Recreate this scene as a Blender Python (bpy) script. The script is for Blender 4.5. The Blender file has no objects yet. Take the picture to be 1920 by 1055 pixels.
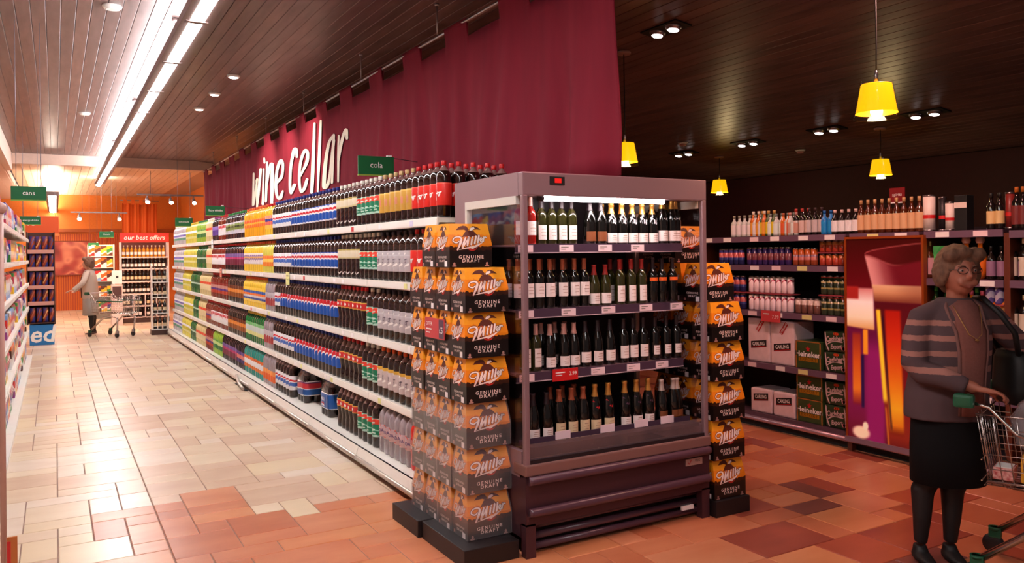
import bpy, bmesh, math, random
from mathutils import Vector, Matrix
random.seed(7)
sc = bpy.context.scene
COL = sc.collection
PI = math.pi

# ------------------------------------------------------------------ camera
EYE = 1.62; YAW = math.radians(29.84); ROLL = math.radians(0.61)
cd = bpy.data.cameras.new('camera'); cam = bpy.data.objects.new('camera', cd); COL.objects.link(cam)
cd.sensor_fit = 'HORIZONTAL'; cd.sensor_width = 36.0; cd.lens = 1494 * 36 / 1920
cd.shift_y = -(527.5 - 473.8) / 1920
cd.clip_end = 100
cam.matrix_world = Matrix.Translation((0, 0, EYE)) @ Matrix.Rotation(-YAW, 4, 'Z') @ Matrix.Rotation(PI / 2, 4, 'X') @ Matrix.Rotation(-ROLL, 4, 'Z')
sc.camera = cam
# ------------------------------------------------------------------ world, exposure
w = bpy.data.worlds.new('store_ambient'); sc.world = w; w.use_nodes = True
w.node_tree.nodes['Background'].inputs[0].default_value = (1.0, 0.74, 0.72, 1)
w.node_tree.nodes['Background'].inputs[1].default_value = 0.13
vs = sc.view_settings
vs.view_transform = 'Standard'; vs.look = 'None'; vs.gamma = 1; vs.use_curve_mapping = False
vs.exposure = 0.0
cy = sc.cycles; cy.max_bounces = 4; cy.diffuse_bounces = 3; cy.glossy_bounces = 2; cy.transmission_bounces = 2; cy.transparent_max_bounces = 6
STRIP_E = 66.0        # radiance of the aisle strip lights
UP_E = 25.0           # uplight slot of the strip
SPOT_W = 62.0         # twin downlights of the wine area
PEND_W = 8.0
BAN_W = 190.0
COOL_E = 44.0

# ------------------------------------------------------------------ colour + materials
def S(r, g, b):
    f = lambda c: (c / 255 / 12.92) if c <= 10.3 else ((c / 255 + .055) / 1.055) ** 2.4
    return (f(r), f(g), f(b), 1.0)
MATS = {}
def mat(name, c, rough=.5, metal=0., spec=.5, noise=0., nscale=(20, 20, 20), c2=None, bump=0., coat=0.):
    if name in MATS: return MATS[name]
    m = bpy.data.materials.new(name); m.use_nodes = True; nt = m.node_tree; b = nt.nodes['Principled BSDF']
    b.inputs['Base Color'].default_value = c; b.inputs['Roughness'].default_value = rough
    b.inputs['Metallic'].default_value = metal; b.inputs['Specular IOR Level'].default_value = spec
    if coat: b.inputs['Coat Weight'].default_value = coat; b.inputs['Coat Roughness'].default_value = .08
    if noise or c2 or bump:
        tc = nt.nodes.new('ShaderNodeTexCoord'); mp = nt.nodes.new('ShaderNodeMapping'); n = nt.nodes.new('ShaderNodeTexNoise')
        mp.inputs['Scale'].default_value = nscale; n.inputs['Scale'].default_value = 1; n.inputs['Detail'].default_value = 4
        oi = nt.nodes.new('ShaderNodeObjectInfo'); ad = nt.nodes.new('ShaderNodeVectorMath'); ad.operation = 'MULTIPLY_ADD'
        cmb = nt.nodes.new('ShaderNodeCombineXYZ')
        for i in range(3): nt.links.new(oi.outputs['Random'], cmb.inputs[i])
        ad.inputs[1].default_value = (37, 53, 71)
        nt.links.new(cmb.outputs[0], ad.inputs[0]); nt.links.new(mp.outputs[0], ad.inputs[2])
        nt.links.new(tc.outputs['Object'], mp.inputs[0]); nt.links.new(ad.outputs[0], n.inputs['Vector'])
        if noise or c2:
            cr = nt.nodes.new('ShaderNodeMix'); cr.data_type = 'RGBA'
            d = c2 or tuple(max(0, x * (1 - noise)) for x in c[:3]) + (1,)
            e = c if c2 else tuple(min(1, x * (1 + noise)) for x in c[:3]) + (1,)
            cr.inputs[6].default_value = d; cr.inputs[7].default_value = e
            mr = nt.nodes.new('ShaderNodeMapRange'); mr.inputs[1].default_value = .3; mr.inputs[2].default_value = .7
            nt.links.new(n.outputs['Fac'], mr.inputs[0]); nt.links.new(mr.outputs[0], cr.inputs[0]); nt.links.new(cr.outputs[2], b.inputs['Base Color'])
        if bump:
            bp = nt.nodes.new('ShaderNodeBump'); bp.inputs['Strength'].default_value = bump; bp.inputs['Distance'].default_value = .004
            nt.links.new(n.outputs['Fac'], bp.inputs['Height']); nt.links.new(bp.outputs[0], b.inputs['Normal'])
    MATS[name] = m; return m
def emit(name, c, s):
    if name in MATS: return MATS[name]
    m = bpy.data.materials.new(name); m.use_nodes = True; nt = m.node_tree
    b = nt.nodes['Principled BSDF']; b.inputs['Base Color'].default_value = c
    b.inputs['Emission Color'].default_value = c; b.inputs['Emission Strength'].default_value = s
    MATS[name] = m; return m
def glass(name, tint=(1, 1, 1, 1), gl=.12, rough=.03, dif=0., difc=(1, 1, 1, 1)):
    if name in MATS: return MATS[name]
    m = bpy.data.materials.new(name); m.use_nodes = True; nt = m.node_tree; nt.nodes.remove(nt.nodes['Principled BSDF'])
    out = nt.nodes['Material Output']; t = nt.nodes.new('ShaderNodeBsdfTransparent'); g = nt.nodes.new('ShaderNodeBsdfGlossy')
    t.inputs[0].default_value = tint; g.inputs['Roughness'].default_value = rough
    mx = nt.nodes.new('ShaderNodeMixShader'); fr = nt.nodes.new('ShaderNodeLayerWeight'); fr.inputs[0].default_value = .5      # Schlick-like, same from both sides
    pw = nt.nodes.new('ShaderNodeMath'); pw.operation = 'POWER'; pw.inputs[1].default_value = 5
    ma = nt.nodes.new('ShaderNodeMath'); ma.operation = 'MULTIPLY_ADD'; ma.inputs[1].default_value = .85; ma.inputs[2].default_value = .03 + gl * .08
    nt.links.new(fr.outputs['Facing'], pw.inputs[0]); nt.links.new(pw.outputs[0], ma.inputs[0]); nt.links.new(ma.outputs[0], mx.inputs[0])
    src = t
    if dif:
        d = nt.nodes.new('ShaderNodeBsdfDiffuse'); d.inputs[0].default_value = difc; m2 = nt.nodes.new('ShaderNodeMixShader'); m2.inputs[0].default_value = dif
        nt.links.new(t.outputs[0], m2.inputs[1]); nt.links.new(d.outputs[0], m2.inputs[2]); src = m2
    nt.links.new(src.outputs[0], mx.inputs[1]); nt.links.new(g.outputs[0], mx.inputs[2]); nt.links.new(mx.outputs[0], out.inputs[0])
    MATS[name] = m; return m
def bands(name, z0, z1, stops, wave=0., freq=70., rough=.35, axis=2, waxis=1, spec=.5, noise=0., emis=0.):
    """printed bands along an object axis: stops = [(pos, colour)...], constant steps, optional wavy edge"""
    if name in MATS: return MATS[name]
    m = bpy.data.materials.new(name); m.use_nodes = True; nt = m.node_tree; b = nt.nodes['Principled BSDF']
    b.inputs['Roughness'].default_value = rough; b.inputs['Specular IOR Level'].default_value = spec
    tc = nt.nodes.new('ShaderNodeTexCoord'); sp = nt.nodes.new('ShaderNodeSeparateXYZ'); nt.links.new(tc.outputs['Object'], sp.inputs[0])
    mr = nt.nodes.new('ShaderNodeMapRange'); mr.inputs[1].default_value = z0; mr.inputs[2].default_value = z1
    nt.links.new(sp.outputs[axis], mr.inputs[0]); fac = mr.outputs[0]
    if wave:
        mu = nt.nodes.new('ShaderNodeMath'); mu.operation = 'MULTIPLY'; mu.inputs[1].default_value = freq; nt.links.new(sp.outputs[waxis], mu.inputs[0])
        sn = nt.nodes.new('ShaderNodeMath'); sn.operation = 'SINE'; nt.links.new(mu.outputs[0], sn.inputs[0])
        ma = nt.nodes.new('ShaderNodeMath'); ma.operation = 'MULTIPLY_ADD'; ma.inputs[1].default_value = wave
        nt.links.new(sn.outputs[0], ma.inputs[0]); nt.links.new(fac, ma.inputs[2]); fac = ma.outputs[0]
    if noise:
        n = nt.nodes.new('ShaderNodeTexNoise'); n.inputs['Scale'].default_value = 45; nt.links.new(tc.outputs['Object'], n.inputs['Vector'])
        ma = nt.nodes.new('ShaderNodeMath'); ma.operation = 'MULTIPLY_ADD'; ma.inputs[1].default_value = noise
        nt.links.new(n.outputs['Fac'], ma.inputs[0]); nt.links.new(fac, ma.inputs[2]); fac = ma.outputs[0]
    cr = nt.nodes.new('ShaderNodeValToRGB'); cr.color_ramp.interpolation = 'CONSTANT' if not emis else 'LINEAR'
    els = cr.color_ramp.elements
    els[0].position = stops[0][0]; els[0].color = stops[0][1]
    els[1].position = stops[1][0] if len(stops) > 1 else 1; els[1].color = stops[1][1] if len(stops) > 1 else stops[0][1]
    for p, c in stops[2:]:
        e = els.new(p); e.color = c
    nt.links.new(fac, cr.inputs[0]); nt.links.new(cr.outputs[0], b.inputs['Base Color'])
    if emis:
        nt.links.new(cr.outputs[0], b.inputs['Emission Color']); b.inputs['Emission Strength'].default_value = emis
    MATS[name] = m; return m

# ------------------------------------------------------------------ mesh builder
class MB:
    def __init__(s): s.v = []; s.f = []; s.m = []; s.sm = []
    def add(s, vs, fs, m=0, smooth=False, M=None):
        o = len(s.v)
        s.v += [tuple(M @ Vector(p)) for p in vs] if M is not None else [tuple(p) for p in vs]
        for f in fs: s.f.append([i + o for i in f]); s.m.append(m); s.sm.append(smooth)
        return s
    def box(s, x0, y0, z0, x1, y1, z1, m=0, M=None):
        vs = [(x0, y0, z0), (x1, y0, z0), (x1, y1, z0), (x0, y1, z0), (x0, y0, z1), (x1, y0, z1), (x1, y1, z1), (x0, y1, z1)]
        return s.add(vs, [(0, 3, 2, 1), (4, 5, 6, 7), (0, 1, 5, 4), (1, 2, 6, 5), (2, 3, 7, 6), (3, 0, 4, 7)], m, False, M)
    def cbox(s, x0, y0, z0, x1, y1, z1, b=.01, m=0, M=None):
        bm = bmesh.new(); bmesh.ops.create_cube(bm, size=1)
        for v in bm.verts: v.co = ((x0 + x1) / 2 + v.co.x * (x1 - x0), (y0 + y1) / 2 + v.co.y * (y1 - y0), (z0 + z1) / 2 + v.co.z * (z1 - z0))
        bmesh.ops.bevel(bm, geom=list(bm.edges), offset=b, segments=2, affect='EDGES', profile=.6)
        bm.verts.index_update(); s.add([v.co[:] for v in bm.verts], [[v.index for v in f.verts] for f in bm.faces], m, False, M); bm.free(); return s
    def frustum(s, x0, y0, x1, y1, z0, X0, Y0, X1, Y1, z1, m=0):
        vs = [(x0, y0, z0), (x1, y0, z0), (x1, y1, z0), (x0, y1, z0), (X0, Y0, z1), (X1, Y0, z1), (X1, Y1, z1), (X0, Y1, z1)]
        return s.add(vs, [(0, 3, 2, 1), (4, 5, 6, 7), (0, 1, 5, 4), (1, 2, 6, 5), (2, 3, 7, 6), (3, 0, 4, 7)], m)
    def lathe(s, prof, seg=12, m=0, M=None, mats=None, cap=True):
        vs = []; fs = []; ms = []
        for r, z in prof:
            for i in range(seg):
                a = 2 * PI * i / seg; vs.append((r * math.cos(a), r * math.sin(a), z))
        o0 = len(s.v); s.v += [tuple(M @ Vector(p)) for p in vs] if M is not None else vs
        for k in range(len(prof) - 1):
            for i in range(seg):
                j = (i + 1) % seg
                s.f.append([o0 + k * seg + i, o0 + k * seg + j, o0 + (k + 1) * seg + j, o0 + (k + 1) * seg + i]); s.m.append(mats[k] if mats else m); s.sm.append(True)
        if cap:
            if prof[0][0] > 1e-4: s.f.append([o0 + i for i in range(seg)][::-1]); s.m.append(mats[0] if mats else m); s.sm.append(False)
            n = len(prof) - 1
            if prof[-1][0] > 1e-4: s.f.append([o0 + n * seg + i for i in range(seg)]); s.m.append(mats[-1] if mats else m); s.sm.append(False)
        return s
    def tube(s, pts, r, seg=8, m=0, cap=True):
        pts = [Vector(p) for p in pts]; n = len(pts); rs = r if isinstance(r, (list, tuple)) else [r] * n
        o0 = len(s.v); up = Vector((0, 0, 1)); prev = None
        for i, p in enumerate(pts):
            t = (pts[min(i + 1, n - 1)] - pts[max(i - 1, 0)]).normalized()
            if prev is None:
                a = up if abs(t.z) < .9 else Vector((1, 0, 0)); x = t.cross(a).normalized()
            else: x = (prev - t * prev.dot(t)).normalized()
            prev = x; y = t.cross(x)
            for k in range(seg):
                a = 2 * PI * k / seg; s.v.append(tuple(p + (x * math.cos(a) + y * math.sin(a)) * rs[i]))
        for i in range(n - 1):
            for k in range(seg):
                j = (k + 1) % seg; s.f.append([o0 + i * seg + k, o0 + i * seg + j, o0 + (i + 1) * seg + j, o0 + (i + 1) * seg + k]); s.m.append(m); s.sm.append(True)
        if cap:
            s.f.append([o0 + k for k in range(seg)][::-1]); s.m.append(m); s.sm.append(False)
            s.f.append([o0 + (n - 1) * seg + k for k in range(seg)]); s.m.append(m); s.sm.append(False)
        return s
    def loft(s, rings, m=0, cap=True, smooth=True):
        """rings: lists of points, same count, closed"""
        o0 = len(s.v); n = len(rings[0])
        for r in rings: s.v += [tuple(p) for p in r]
        for i in range(len(rings) - 1):
            for k in range(n):
                j = (k + 1) % n; s.f.append([o0 + i * n + k, o0 + i * n + j, o0 + (i + 1) * n + j, o0 + (i + 1) * n + k]); s.m.append(m); s.sm.append(smooth)
        if cap:
            s.f.append([o0 + k for k in range(n)][::-1]); s.m.append(m); s.sm.append(False)
            o = o0 + (len(rings) - 1) * n; s.f.append([o + k for k in range(n)]); s.m.append(m); s.sm.append(False)
        return s
    def ell(s, c, r, m=0, seg=12, rings=8, M=None):
        prof = [(max(1e-5, math.sin(PI * i / rings)), -math.cos(PI * i / rings)) for i in range(rings + 1)]
        T = Matrix.Translation(c) @ Matrix.Diagonal((r[0], r[1], r[2], 1))
        return s.lathe(prof, seg, m, (M @ T) if M is not None else T, cap=False)
    def poly(s, pts, m=0, M=None): return s.add(pts, [list(range(len(pts)))], m, False, M)
    def prism(s, pts, d, m=0, M=None):
        """2D polygon (x,z) extruded along y by d"""
        n = len(pts); vs = [(p[0], 0, p[1]) for p in pts] + [(p[0], d, p[1]) for p in pts]
        fs = [list(range(n)), list(range(n, 2 * n))[::-1]] + [(i, i + n, (i + 1) % n + n, (i + 1) % n) for i in range(n)]
        return s.add(vs, fs, m, False, M)
    def stroke(s, pts, wd, M, m=0, fine=5, lift=0.):
        """brush stroke ribbon in a 2D plane; M maps (x, 0, z) to its surface"""
        P = [Vector((p[0], p[1])) for p in pts]; W = wd if isinstance(wd, (list, tuple)) else [wd] * len(P)
        Q = []; R = []
        for i in range(len(P) - 1):
            p0, p1, p2, p3 = P[max(i - 1, 0)], P[i], P[i + 1], P[min(i + 2, len(P) - 1)]
            for k in range(fine):
                t = k / fine
                Q.append(.5 * ((2 * p1) + (p2 - p0) * t + (2 * p0 - 5 * p1 + 4 * p2 - p3) * t * t + (3 * p1 - p0 - 3 * p2 + p3) * t ** 3)); R.append(W[i] * (1 - t) + W[i + 1] * t)
        Q.append(P[-1]); R.append(W[-1])
        vs = []
        for i, q in enumerate(Q):
            t = Q[min(i + 1, len(Q) - 1)] - Q[max(i - 1, 0)]
            if t.length < 1e-9: t = Vector((1, 0))
            t.normalize(); n = Vector((-t.y, t.x)) * R[i] / 2
            vs += [(q.x + n.x, lift, q.y + n.y), (q.x - n.x, lift, q.y - n.y)]
        fs = [(2 * i, 2 * i + 1, 2 * i + 3, 2 * i + 2) for i in range(len(Q) - 1)]
        s.add(vs, fs, m, False, M)
        for q, r in ((Q[0], R[0]), (Q[-1], R[-1])):
            s.add([(q.x + r / 2 * math.cos(a * PI / 4), lift, q.y + r / 2 * math.sin(a * PI / 4)) for a in range(8)], [list(range(8))], m, False, M)
        return s
    def mesh(s, name, mats):
        me = bpy.data.meshes.new(name); me.from_pydata(s.v, [], s.f)
        for m in (mats if isinstance(mats, (list, tuple)) else [mats]): me.materials.append(m)
        me.polygons.foreach_set('material_index', s.m); me.polygons.foreach_set('use_smooth', s.sm); me.update(); return me
    def build(s, name, mats, parent=None, loc=(0, 0, 0), rotz=0.): return obj(name, s.mesh(name, mats), parent, loc, rotz)

def obj(name, me, parent=None, loc=(0, 0, 0), rotz=0.):
    o = bpy.data.objects.new(name, me); COL.objects.link(o); o.location = loc
    if rotz: o.rotation_euler.z = rotz
    if parent: o.parent = parent
    return o
def tag(o, label, cat, group=None):
    o['label'] = label; o['category'] = cat
    if group: o['group'] = group
    return o
def thing(name, label, cat, loc=(0, 0, 0), rotz=0., group=None):
    o = obj(name, None, None, loc, rotz); return tag(o, label, cat, group)
def struct(o): o['kind'] = 'structure'; return o
def dup(root, loc, rotz=None, label=None, group=None):
    r = root.copy(); COL.objects.link(r); r.location = loc
    if rotz is not None: r.rotation_euler.z = rotz
    if label: r['label'] = label
    if group: r['group'] = group
    for ch in root.children:
        c = ch.copy(); COL.objects.link(c); c.parent = r
        for g in ch.children:
            d = g.copy(); COL.objects.link(d); d.parent = c
    return r
# frames that map (x, lift, z) on a printed face: x to the reader's right, lift towards the reader
def faceY(x, y, z): return Matrix.Translation((x, y, z)) @ Matrix.Diagonal((1, -1, 1, 1))          # read from -Y
def faceX(x, y, z): return Matrix.Translation((x, y, z)) @ Matrix(((0, -1, 0, 0), (-1, 0, 0, 0), (0, 0, 1, 0), (0, 0, 0, 1)))   # read from -X
TXT = {}
def text_faces(s, size=1., shear=0., bold=0., space=1.):
    k = (s, shear, bold, space)
    if k not in TXT:
        cu = bpy.data.curves.new('lettering', 'FONT'); cu.body = s; cu.size = 1; cu.shear = shear; cu.offset = bold; cu.space_character = space
        cu.align_x = 'CENTER'; cu.align_y = 'CENTER'; cu.resolution_u = 2
        o = bpy.data.objects.new('lettering', cu); me = bpy.data.meshes.new_from_object(o)
        TXT[k] = ([v.co[:] for v in me.vertices], [list(p.vertices) for p in me.polygons])
        bpy.data.objects.remove(o); bpy.data.curves.remove(cu); bpy.data.meshes.remove(me)
    v, f = TXT[k]
    return [(p[0] * size, 0, p[1] * size) for p in v], f
def put_text(mb, s, M, size, m=0, lift=.0012, sx=1., **kw):
    v, f = text_faces(s, size, **kw); mb.add([(p[0] * sx, lift, p[2]) for p in v], f, m, False, M); return mb

ONES = 'first second third fourth fifth sixth seventh eighth ninth tenth eleventh twelfth thirteenth fourteenth fifteenth sixteenth seventeenth eighteenth nineteenth twentieth'.split()
def nth(i): return ONES[i] if i < 20 else 'twenty-' + ONES[i - 20] if i < 29 else 'thirtieth'
# ------------------------------------------------------------------ common materials
WHITE = mat('white_enamel', S(238, 234, 228), .35, noise=.03)
CHROME = mat('brushed_metal', S(170, 165, 168), .3, 1.0)
GREYM = mat('grey_painted_metal', S(140, 132, 140), .4, .3)
DARK = mat('dark_plastic', S(26, 22, 24), .45)
BLACK = mat('black_matt', S(12, 10, 11), .6)
RED = mat('red_card', S(205, 30, 32), .45)
GREEN = mat('green_sign_board', S(12, 100, 54), .45)
PAPER = mat('white_ticket', S(244, 238, 238), .6)
YELTIC = mat('yellow_ticket', S(226, 224, 150), .6)
INKW = mat('white_print', S(248, 244, 240), .5)
INKK = mat('black_print', S(22, 18, 20), .5)
INKR = mat('red_print', S(196, 28, 34), .5)
# ================================================================== THE SETTING
# ---- floor: grout bed and random-ashlar tiles
X0F, X1F, Y0F, Y1F = -1.08, 9.5, 1.0, 28.0
floor = struct(MB().box(-3.0, -2.5, -.12, 9.6, 28.2, -.005).build('floor', mat('grout', S(150, 118, 104), .8, noise=.1)))
CREAM = [mat('cream_tile_%d' % i, S(*c), .3, c2=S(*d), nscale=(2.2, 6, 6), spec=.55) for i, (c, d) in enumerate((
    ((226, 202, 176), (214, 184, 156)), ((216, 186, 160), (204, 168, 142)), ((232, 212, 186), (220, 194, 166)), ((222, 198, 166), (230, 206, 172)), ((208, 172, 148), (220, 190, 164)), ((234, 216, 198), (222, 198, 178))))]
TERRA = [mat('terracotta_tile_%d' % i, S(*c), .32, c2=S(*d), nscale=(2.2, 6, 6), spec=.55) for i, (c, d) in enumerate((
    ((196, 116, 80), (178, 96, 64)), ((206, 130, 92), (190, 108, 74)), ((176, 86, 60), (160, 74, 52)), ((214, 142, 104), (198, 120, 84)), ((160, 78, 58), (142, 66, 52)), ((200, 122, 78), (214, 140, 96)), ((132, 72, 62), (116, 62, 56))))]
U = .18; NX = int((X1F - X0F) / U); NY = int((Y1F - Y0F) / U); occ = [[0] * NY for _ in range(NX)]
tiles = []; SIZES = [(2, 1), (2, 2), (3, 2), (2, 2), (1, 1), (3, 1), (2, 1), (1, 2), (3, 2)]
JX = 9     # straight movement joint of the aisle, at X = .54
for j in range(NY):
    for i in range(NX):
        if occ[i][j]: continue
        random.shuffle(SIZES)
        for (a, b) in SIZES + [(1, 1)]:
            if i + a > NX or j + b > NY or (i < JX < i + a): continue
            if any(occ[i + p][j + q] for p in range(a) for q in range(b)): continue
            for p in range(a):
                for q in range(b): occ[i + p][j + q] = 1
            tiles.append((X0F + i * U, Y0F + j * U, a, b)); break
def is_terra(x, y):
    if x > 1.95: return y < 5.2 or x > 3.3
    if x < .2: return False
    return y < (5.75 if x < 1.15 else 5.1)
sY, cY = math.sin(YAW), math.cos(YAW)
def in_view(x, y, z=0.):
    d = x * sY + y * cY
    if d < .5: return False
    u = 960 + (x * cY - y * sY) / d * 1494; v = 473.8 - (z - EYE) / d * 1494
    return -40 < u < 1960 and -40 < v < 1110
def hidden(x, y):      # under gondola, cooler, wall shelving
    return (2.15 < x < 3.4 and y > 3.75) or x > 5.7 or x < -.42
vis = sorted([t for t in tiles if in_view(t[0] + t[2] * U / 2, t[1] + t[3] * U / 2) and not hidden(t[0] + t[2] * U / 2, t[1] + t[3] * U / 2)], key=lambda t: t[0] * sY + t[1] * cY)
near = set(vis[:300]); TM = {}
def tile_box(mb, x, y, a, b, m=0):
    g = .003; c = .003
    x0, y0, x1, y1 = x + g, y + g, x + a * U - g, y + b * U - g
    mb.box(x0, y0, -.012, x1, y1, -.003, m); mb.frustum(x0, y0, x1, y1, -.003, x0 + c, y0 + c, x1 - c, y1 - c, 0, m)
far = MB(); farm = CREAM + TERRA
for t in tiles:
    x, y, a, b = t; tc = is_terra(x + a * U / 2, y + b * U / 2); k = random.randrange(6) if not tc else random.choice((0, 0, 1, 1, 2, 3, 3, 4, 5, 5, 2, 6) if x > 3.0 else (0, 1, 1, 3, 3, 5))
    if t in near:
        if (a, b) not in TM:
            q = MB(); tile_box(q, -a * U / 2, -b * U / 2, a, b); TM[(a, b)] = q.mesh('tile', CREAM[0])
        o = obj('tile', TM[(a, b)], floor, (x + a * U / 2, y + b * U / 2, 0)); o.material_slots[0].link = 'OBJECT'; o.material_slots[0].material = (TERRA if tc else CREAM)[k]
    elif x < 7: tile_box(far, x, y, a, b, k + (6 if tc else 0))
o = far.build('distant_tiles', farm, floor); o['kind'] = 'stuff'

# ---- ceiling of narrow planks, flat over the aisle, falling to the right over the wine area
ZC = 3.70; XB = 2.75; SL = .14
def zceil(x): return ZC if x <= XB else ZC - SL * (x - XB)
PLANK = mat('ceiling_plank', S(120, 92, 88), .36, c2=S(92, 68, 66), nscale=(14, 2.2, 14), spec=.4)
PLANK2 = mat('ceiling_plank_light', S(132, 100, 94), .36, c2=S(104, 76, 72), nscale=(14, 2.2, 14), spec=.4)
YE = 18.6
ceil = MB()
ceil.box(-.72, -2.5, ZC + .03, XB, YE, ZC + .12)
ceil.loft([[(XB, -2.5, ZC + .03), (XB, YE, ZC + .03), (XB, YE, ZC + .12), (XB, -2.5, ZC + .12)], [(9.6, -2.5, zceil(9.6) + .03), (9.6, YE, zceil(9.6) + .03), (9.6, YE, zceil(9.6) + .12), (9.6, -2.5, zceil(9.6) + .12)]], smooth=False)
ceil = struct(ceil.build('ceiling', mat('ceiling_void', S(30, 18, 16), .8)))
PW = .112; i = 0; x = -.72
q = MB(); q.prism([(-.0545, .0), (-.0545, -.021), (-.0515, -.024), (.0515, -.024), (.0545, -.021), (.0545, 0)], YE + 2.4, 0); plank_me = q.mesh('plank', PLANK)
while x + PW < 9.58:
    xc = x + PW / 2; o = obj('plank', plank_me, ceil, (xc, -2.42, zceil(xc) + .03))
    if xc > XB: o.rotation_euler.y = math.atan(SL)
    o.material_slots[0].link = 'OBJECT'; o.material_slots[0].material = random.choice((PLANK, PLANK, PLANK2)); x += PW
# ---- left soffit, far bulkhead, far ceiling, walls
SOFF = mat('pink_cream_paint', S(226, 190, 172), .6, noise=.03)
struct(MB().box(-.82, -2.5, 3.36, -.725, 18.7, 3.82).build('trim_left', SOFF))
lc = struct(MB().box(-3.0, -2.5, 3.38, -.82, 28, 3.5).build('ceiling_side', SOFF))
q = MB().box(0, 0, -.012, .17, 20, 0); me = q.mesh('plank', SOFF)
for k in range(11): obj('plank', me, lc, (-2.8 + k * .178, 4, 3.38))
struct(MB().box(-.72, 18.6, 3.5, 9.6, 18.75, 3.84).build('trim_far', SOFF))
fc = struct(MB().box(-.82, 18.75, 3.56, 9.6, 28.2, 3.7).build('ceiling_far', mat('far_ceiling_bed', S(190, 150, 120), .7)))
q = MB().box(0, 0, -.014, .15, 9.2, 0); me = q.mesh('plank', mat('pale_plank', S(238, 206, 172), .45, c2=S(226, 186, 150), nscale=(12, 2, 12)))
for k in range(22): obj('plank', me, fc, (-.6 + k * .16, 18.8, 3.56))
ORW = mat('orange_wall_paint', S(230, 132, 50), .6, noise=.05)
wf = struct(MB().box(-3, 28, 0, 9.6, 28.2, 3.7).build('wall_far', ORW))
rib = MB().box(0, 0, 0, .03, .03, 2.35).mesh('ridge', mat('red_corrugated_panel', S(196, 78, 40), .5))
for k in range(50): obj('ridge', rib, wf, (-.6 + k * .062, 27.97, 0))
struct(MB().box(-.6, 27.9, 2.4, 3.6, 28, 2.5).build('trim_wall', mat('dark_orange_rail', S(170, 84, 30), .5)))
struct(MB().box(9.6, -2.5, 0, 9.8, 28.2, 3.4).build('wall_right', mat('maroon_wall', S(64, 16, 20), .7, noise=.1)))
struct(MB().box(-3.2, -2.5, 0, -3.0, 28.2, 3.5).build('wall_left', SOFF))
struct(MB().box(3.6, 18.75, 0, 3.75, 28, 3.56).build('wall_divider', ORW))

# ================================================================== LIGHT FITTINGS
HOUS = mat('luminaire_housing', S(122, 100, 98), .45, .2)
LENS = emit('strip_light_lens', (1, .965, .96, 1), STRIP_E)
UPL = emit('uplight_slot', (.94, .97, 1, 1), UP_E)
st = thing('strip_light', 'long suspended strip luminaire of many bright panels above the pale aisle', 'ceiling light', (.93, 0, 3.36))
st_h = MB()
st_h.prism([(-.105, .0), (-.105, .06), (-.07, .085), (.07, .085), (.105, .06), (.105, 0), (.05, 0), (.05, .02), (-.05, .02), (-.05, 0)], 23.6, 0)
o = st_h.build('housing', HOUS, st); o.location = (0, -2.3, 0)
pm = MB().box(-.046, 0, -.004, .046, 1.35, .02).mesh('lamp_panel', LENS); bm_ = MB().box(-.08, 0, -.010, .08, .062, .02).mesh('cross_bar', HOUS)
y = -2.2
while y < 21.1:
    obj('lamp_panel', pm, st, (0, y, 0)); obj('cross_bar', bm_, st, (0, y - .066, 0)); y += 1.42
MB().prism([(-.03, .085), (.075, .085), (.075, .29), (.055, .29)], 23.6, 0).build('uplight_reflector', HOUS, st, (0, -2.3, 0))
um = MB().add([(-.026, 0, .104), (.046, 0, .28), (.046, 23.2, .28), (-.026, 23.2, .104)], [(0, 1, 2, 3)]).mesh('uplight_slot', UPL); obj('uplight_slot', um, st, (0, -2.2, 0))
for y in (3.5, 7.5, 11.6, 15.8, 20.6):
    q = MB().tube([(0, 0, .08), (0, 0, .35 if y < 18 else .21)], .004, 6); q.lathe([(.03, .31 if y < 18 else .17), (.03, .34 if y < 18 else .19)], 10); q.build('hanging_wire', HOUS, st, (0, y, 0))
s2 = thing('strip_light', 'short strip luminaire hanging over the far end of the aisle', 'ceiling light', (-.04, 20.4, 3.0))
MB().prism([(-.13, 0), (-.13, .09), (.13, .09), (.13, 0)], 8, 0).build('housing', HOUS, s2)
MB().box(-.08, .1, -.006, .08, 7.9, 0).build('lamp_panel', emit('far_strip_lens', (1, .92, .82, 1), 20), s2)
MB().tube([(0, 1, .09), (0, 1, .56)], .005, 6).tube([(0, 7, .09), (0, 7, .56)], .005, 6).build('hanging_wire', HOUS, s2)
MB().box(-.06, .2, .092, .06, 7.8, .1).build('uplight_slot', emit('far_uplight', (1, .9, .74, 1), 60), s2)

# small round and square spots in the plank ceiling of the aisle
for k, (x, y, nm) in enumerate(((1.81, 9.58, 'nearest of three small bright spots right of the strip light'), (1.79, 10.73, 'middle of three small bright spots right of the strip light'), (1.78, 11.91, 'farthest of three small bright spots right of the strip light'),
                     (.43, 7.38, 'round white ceiling disc left of the strip light, nearest'), (.39, 13.03, 'round white ceiling disc left of the strip light, farther away'))):
    t = thing('ceiling_spot', nm, 'spotlight', (x, y, zceil(x) + .006), 0, 'small fittings in the aisle ceiling')
    MB().lathe([(.06, -.03), (.075, -.012), (.075, 0)], 14).build('trim_ring', WHITE, t)
    MB().lathe([(.045, -.034), (.055, -.03)], 14).build('lamp_face', emit('small_spot_lens', (1, .9, .85, 1), 9.) if k < 3 else WHITE, t)
    if k < 3:      # these three are turned to the banner lettering
        l = bpy.data.lights.new('banner_spot', 'SPOT'); l.energy = BAN_W; l.color = (1, .78, .66); l.spot_size = math.radians(70); l.spot_blend = .9; l.shadow_soft_size = .05
        o = bpy.data.objects.new('banner_spot', l); COL.objects.link(o); o.location = (x, y, zceil(x) - .06); o.rotation_euler = (Vector((2.78, y + .3, 2.75)) - o.location).to_track_quat('-Z', 'Y').to_euler()
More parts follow.
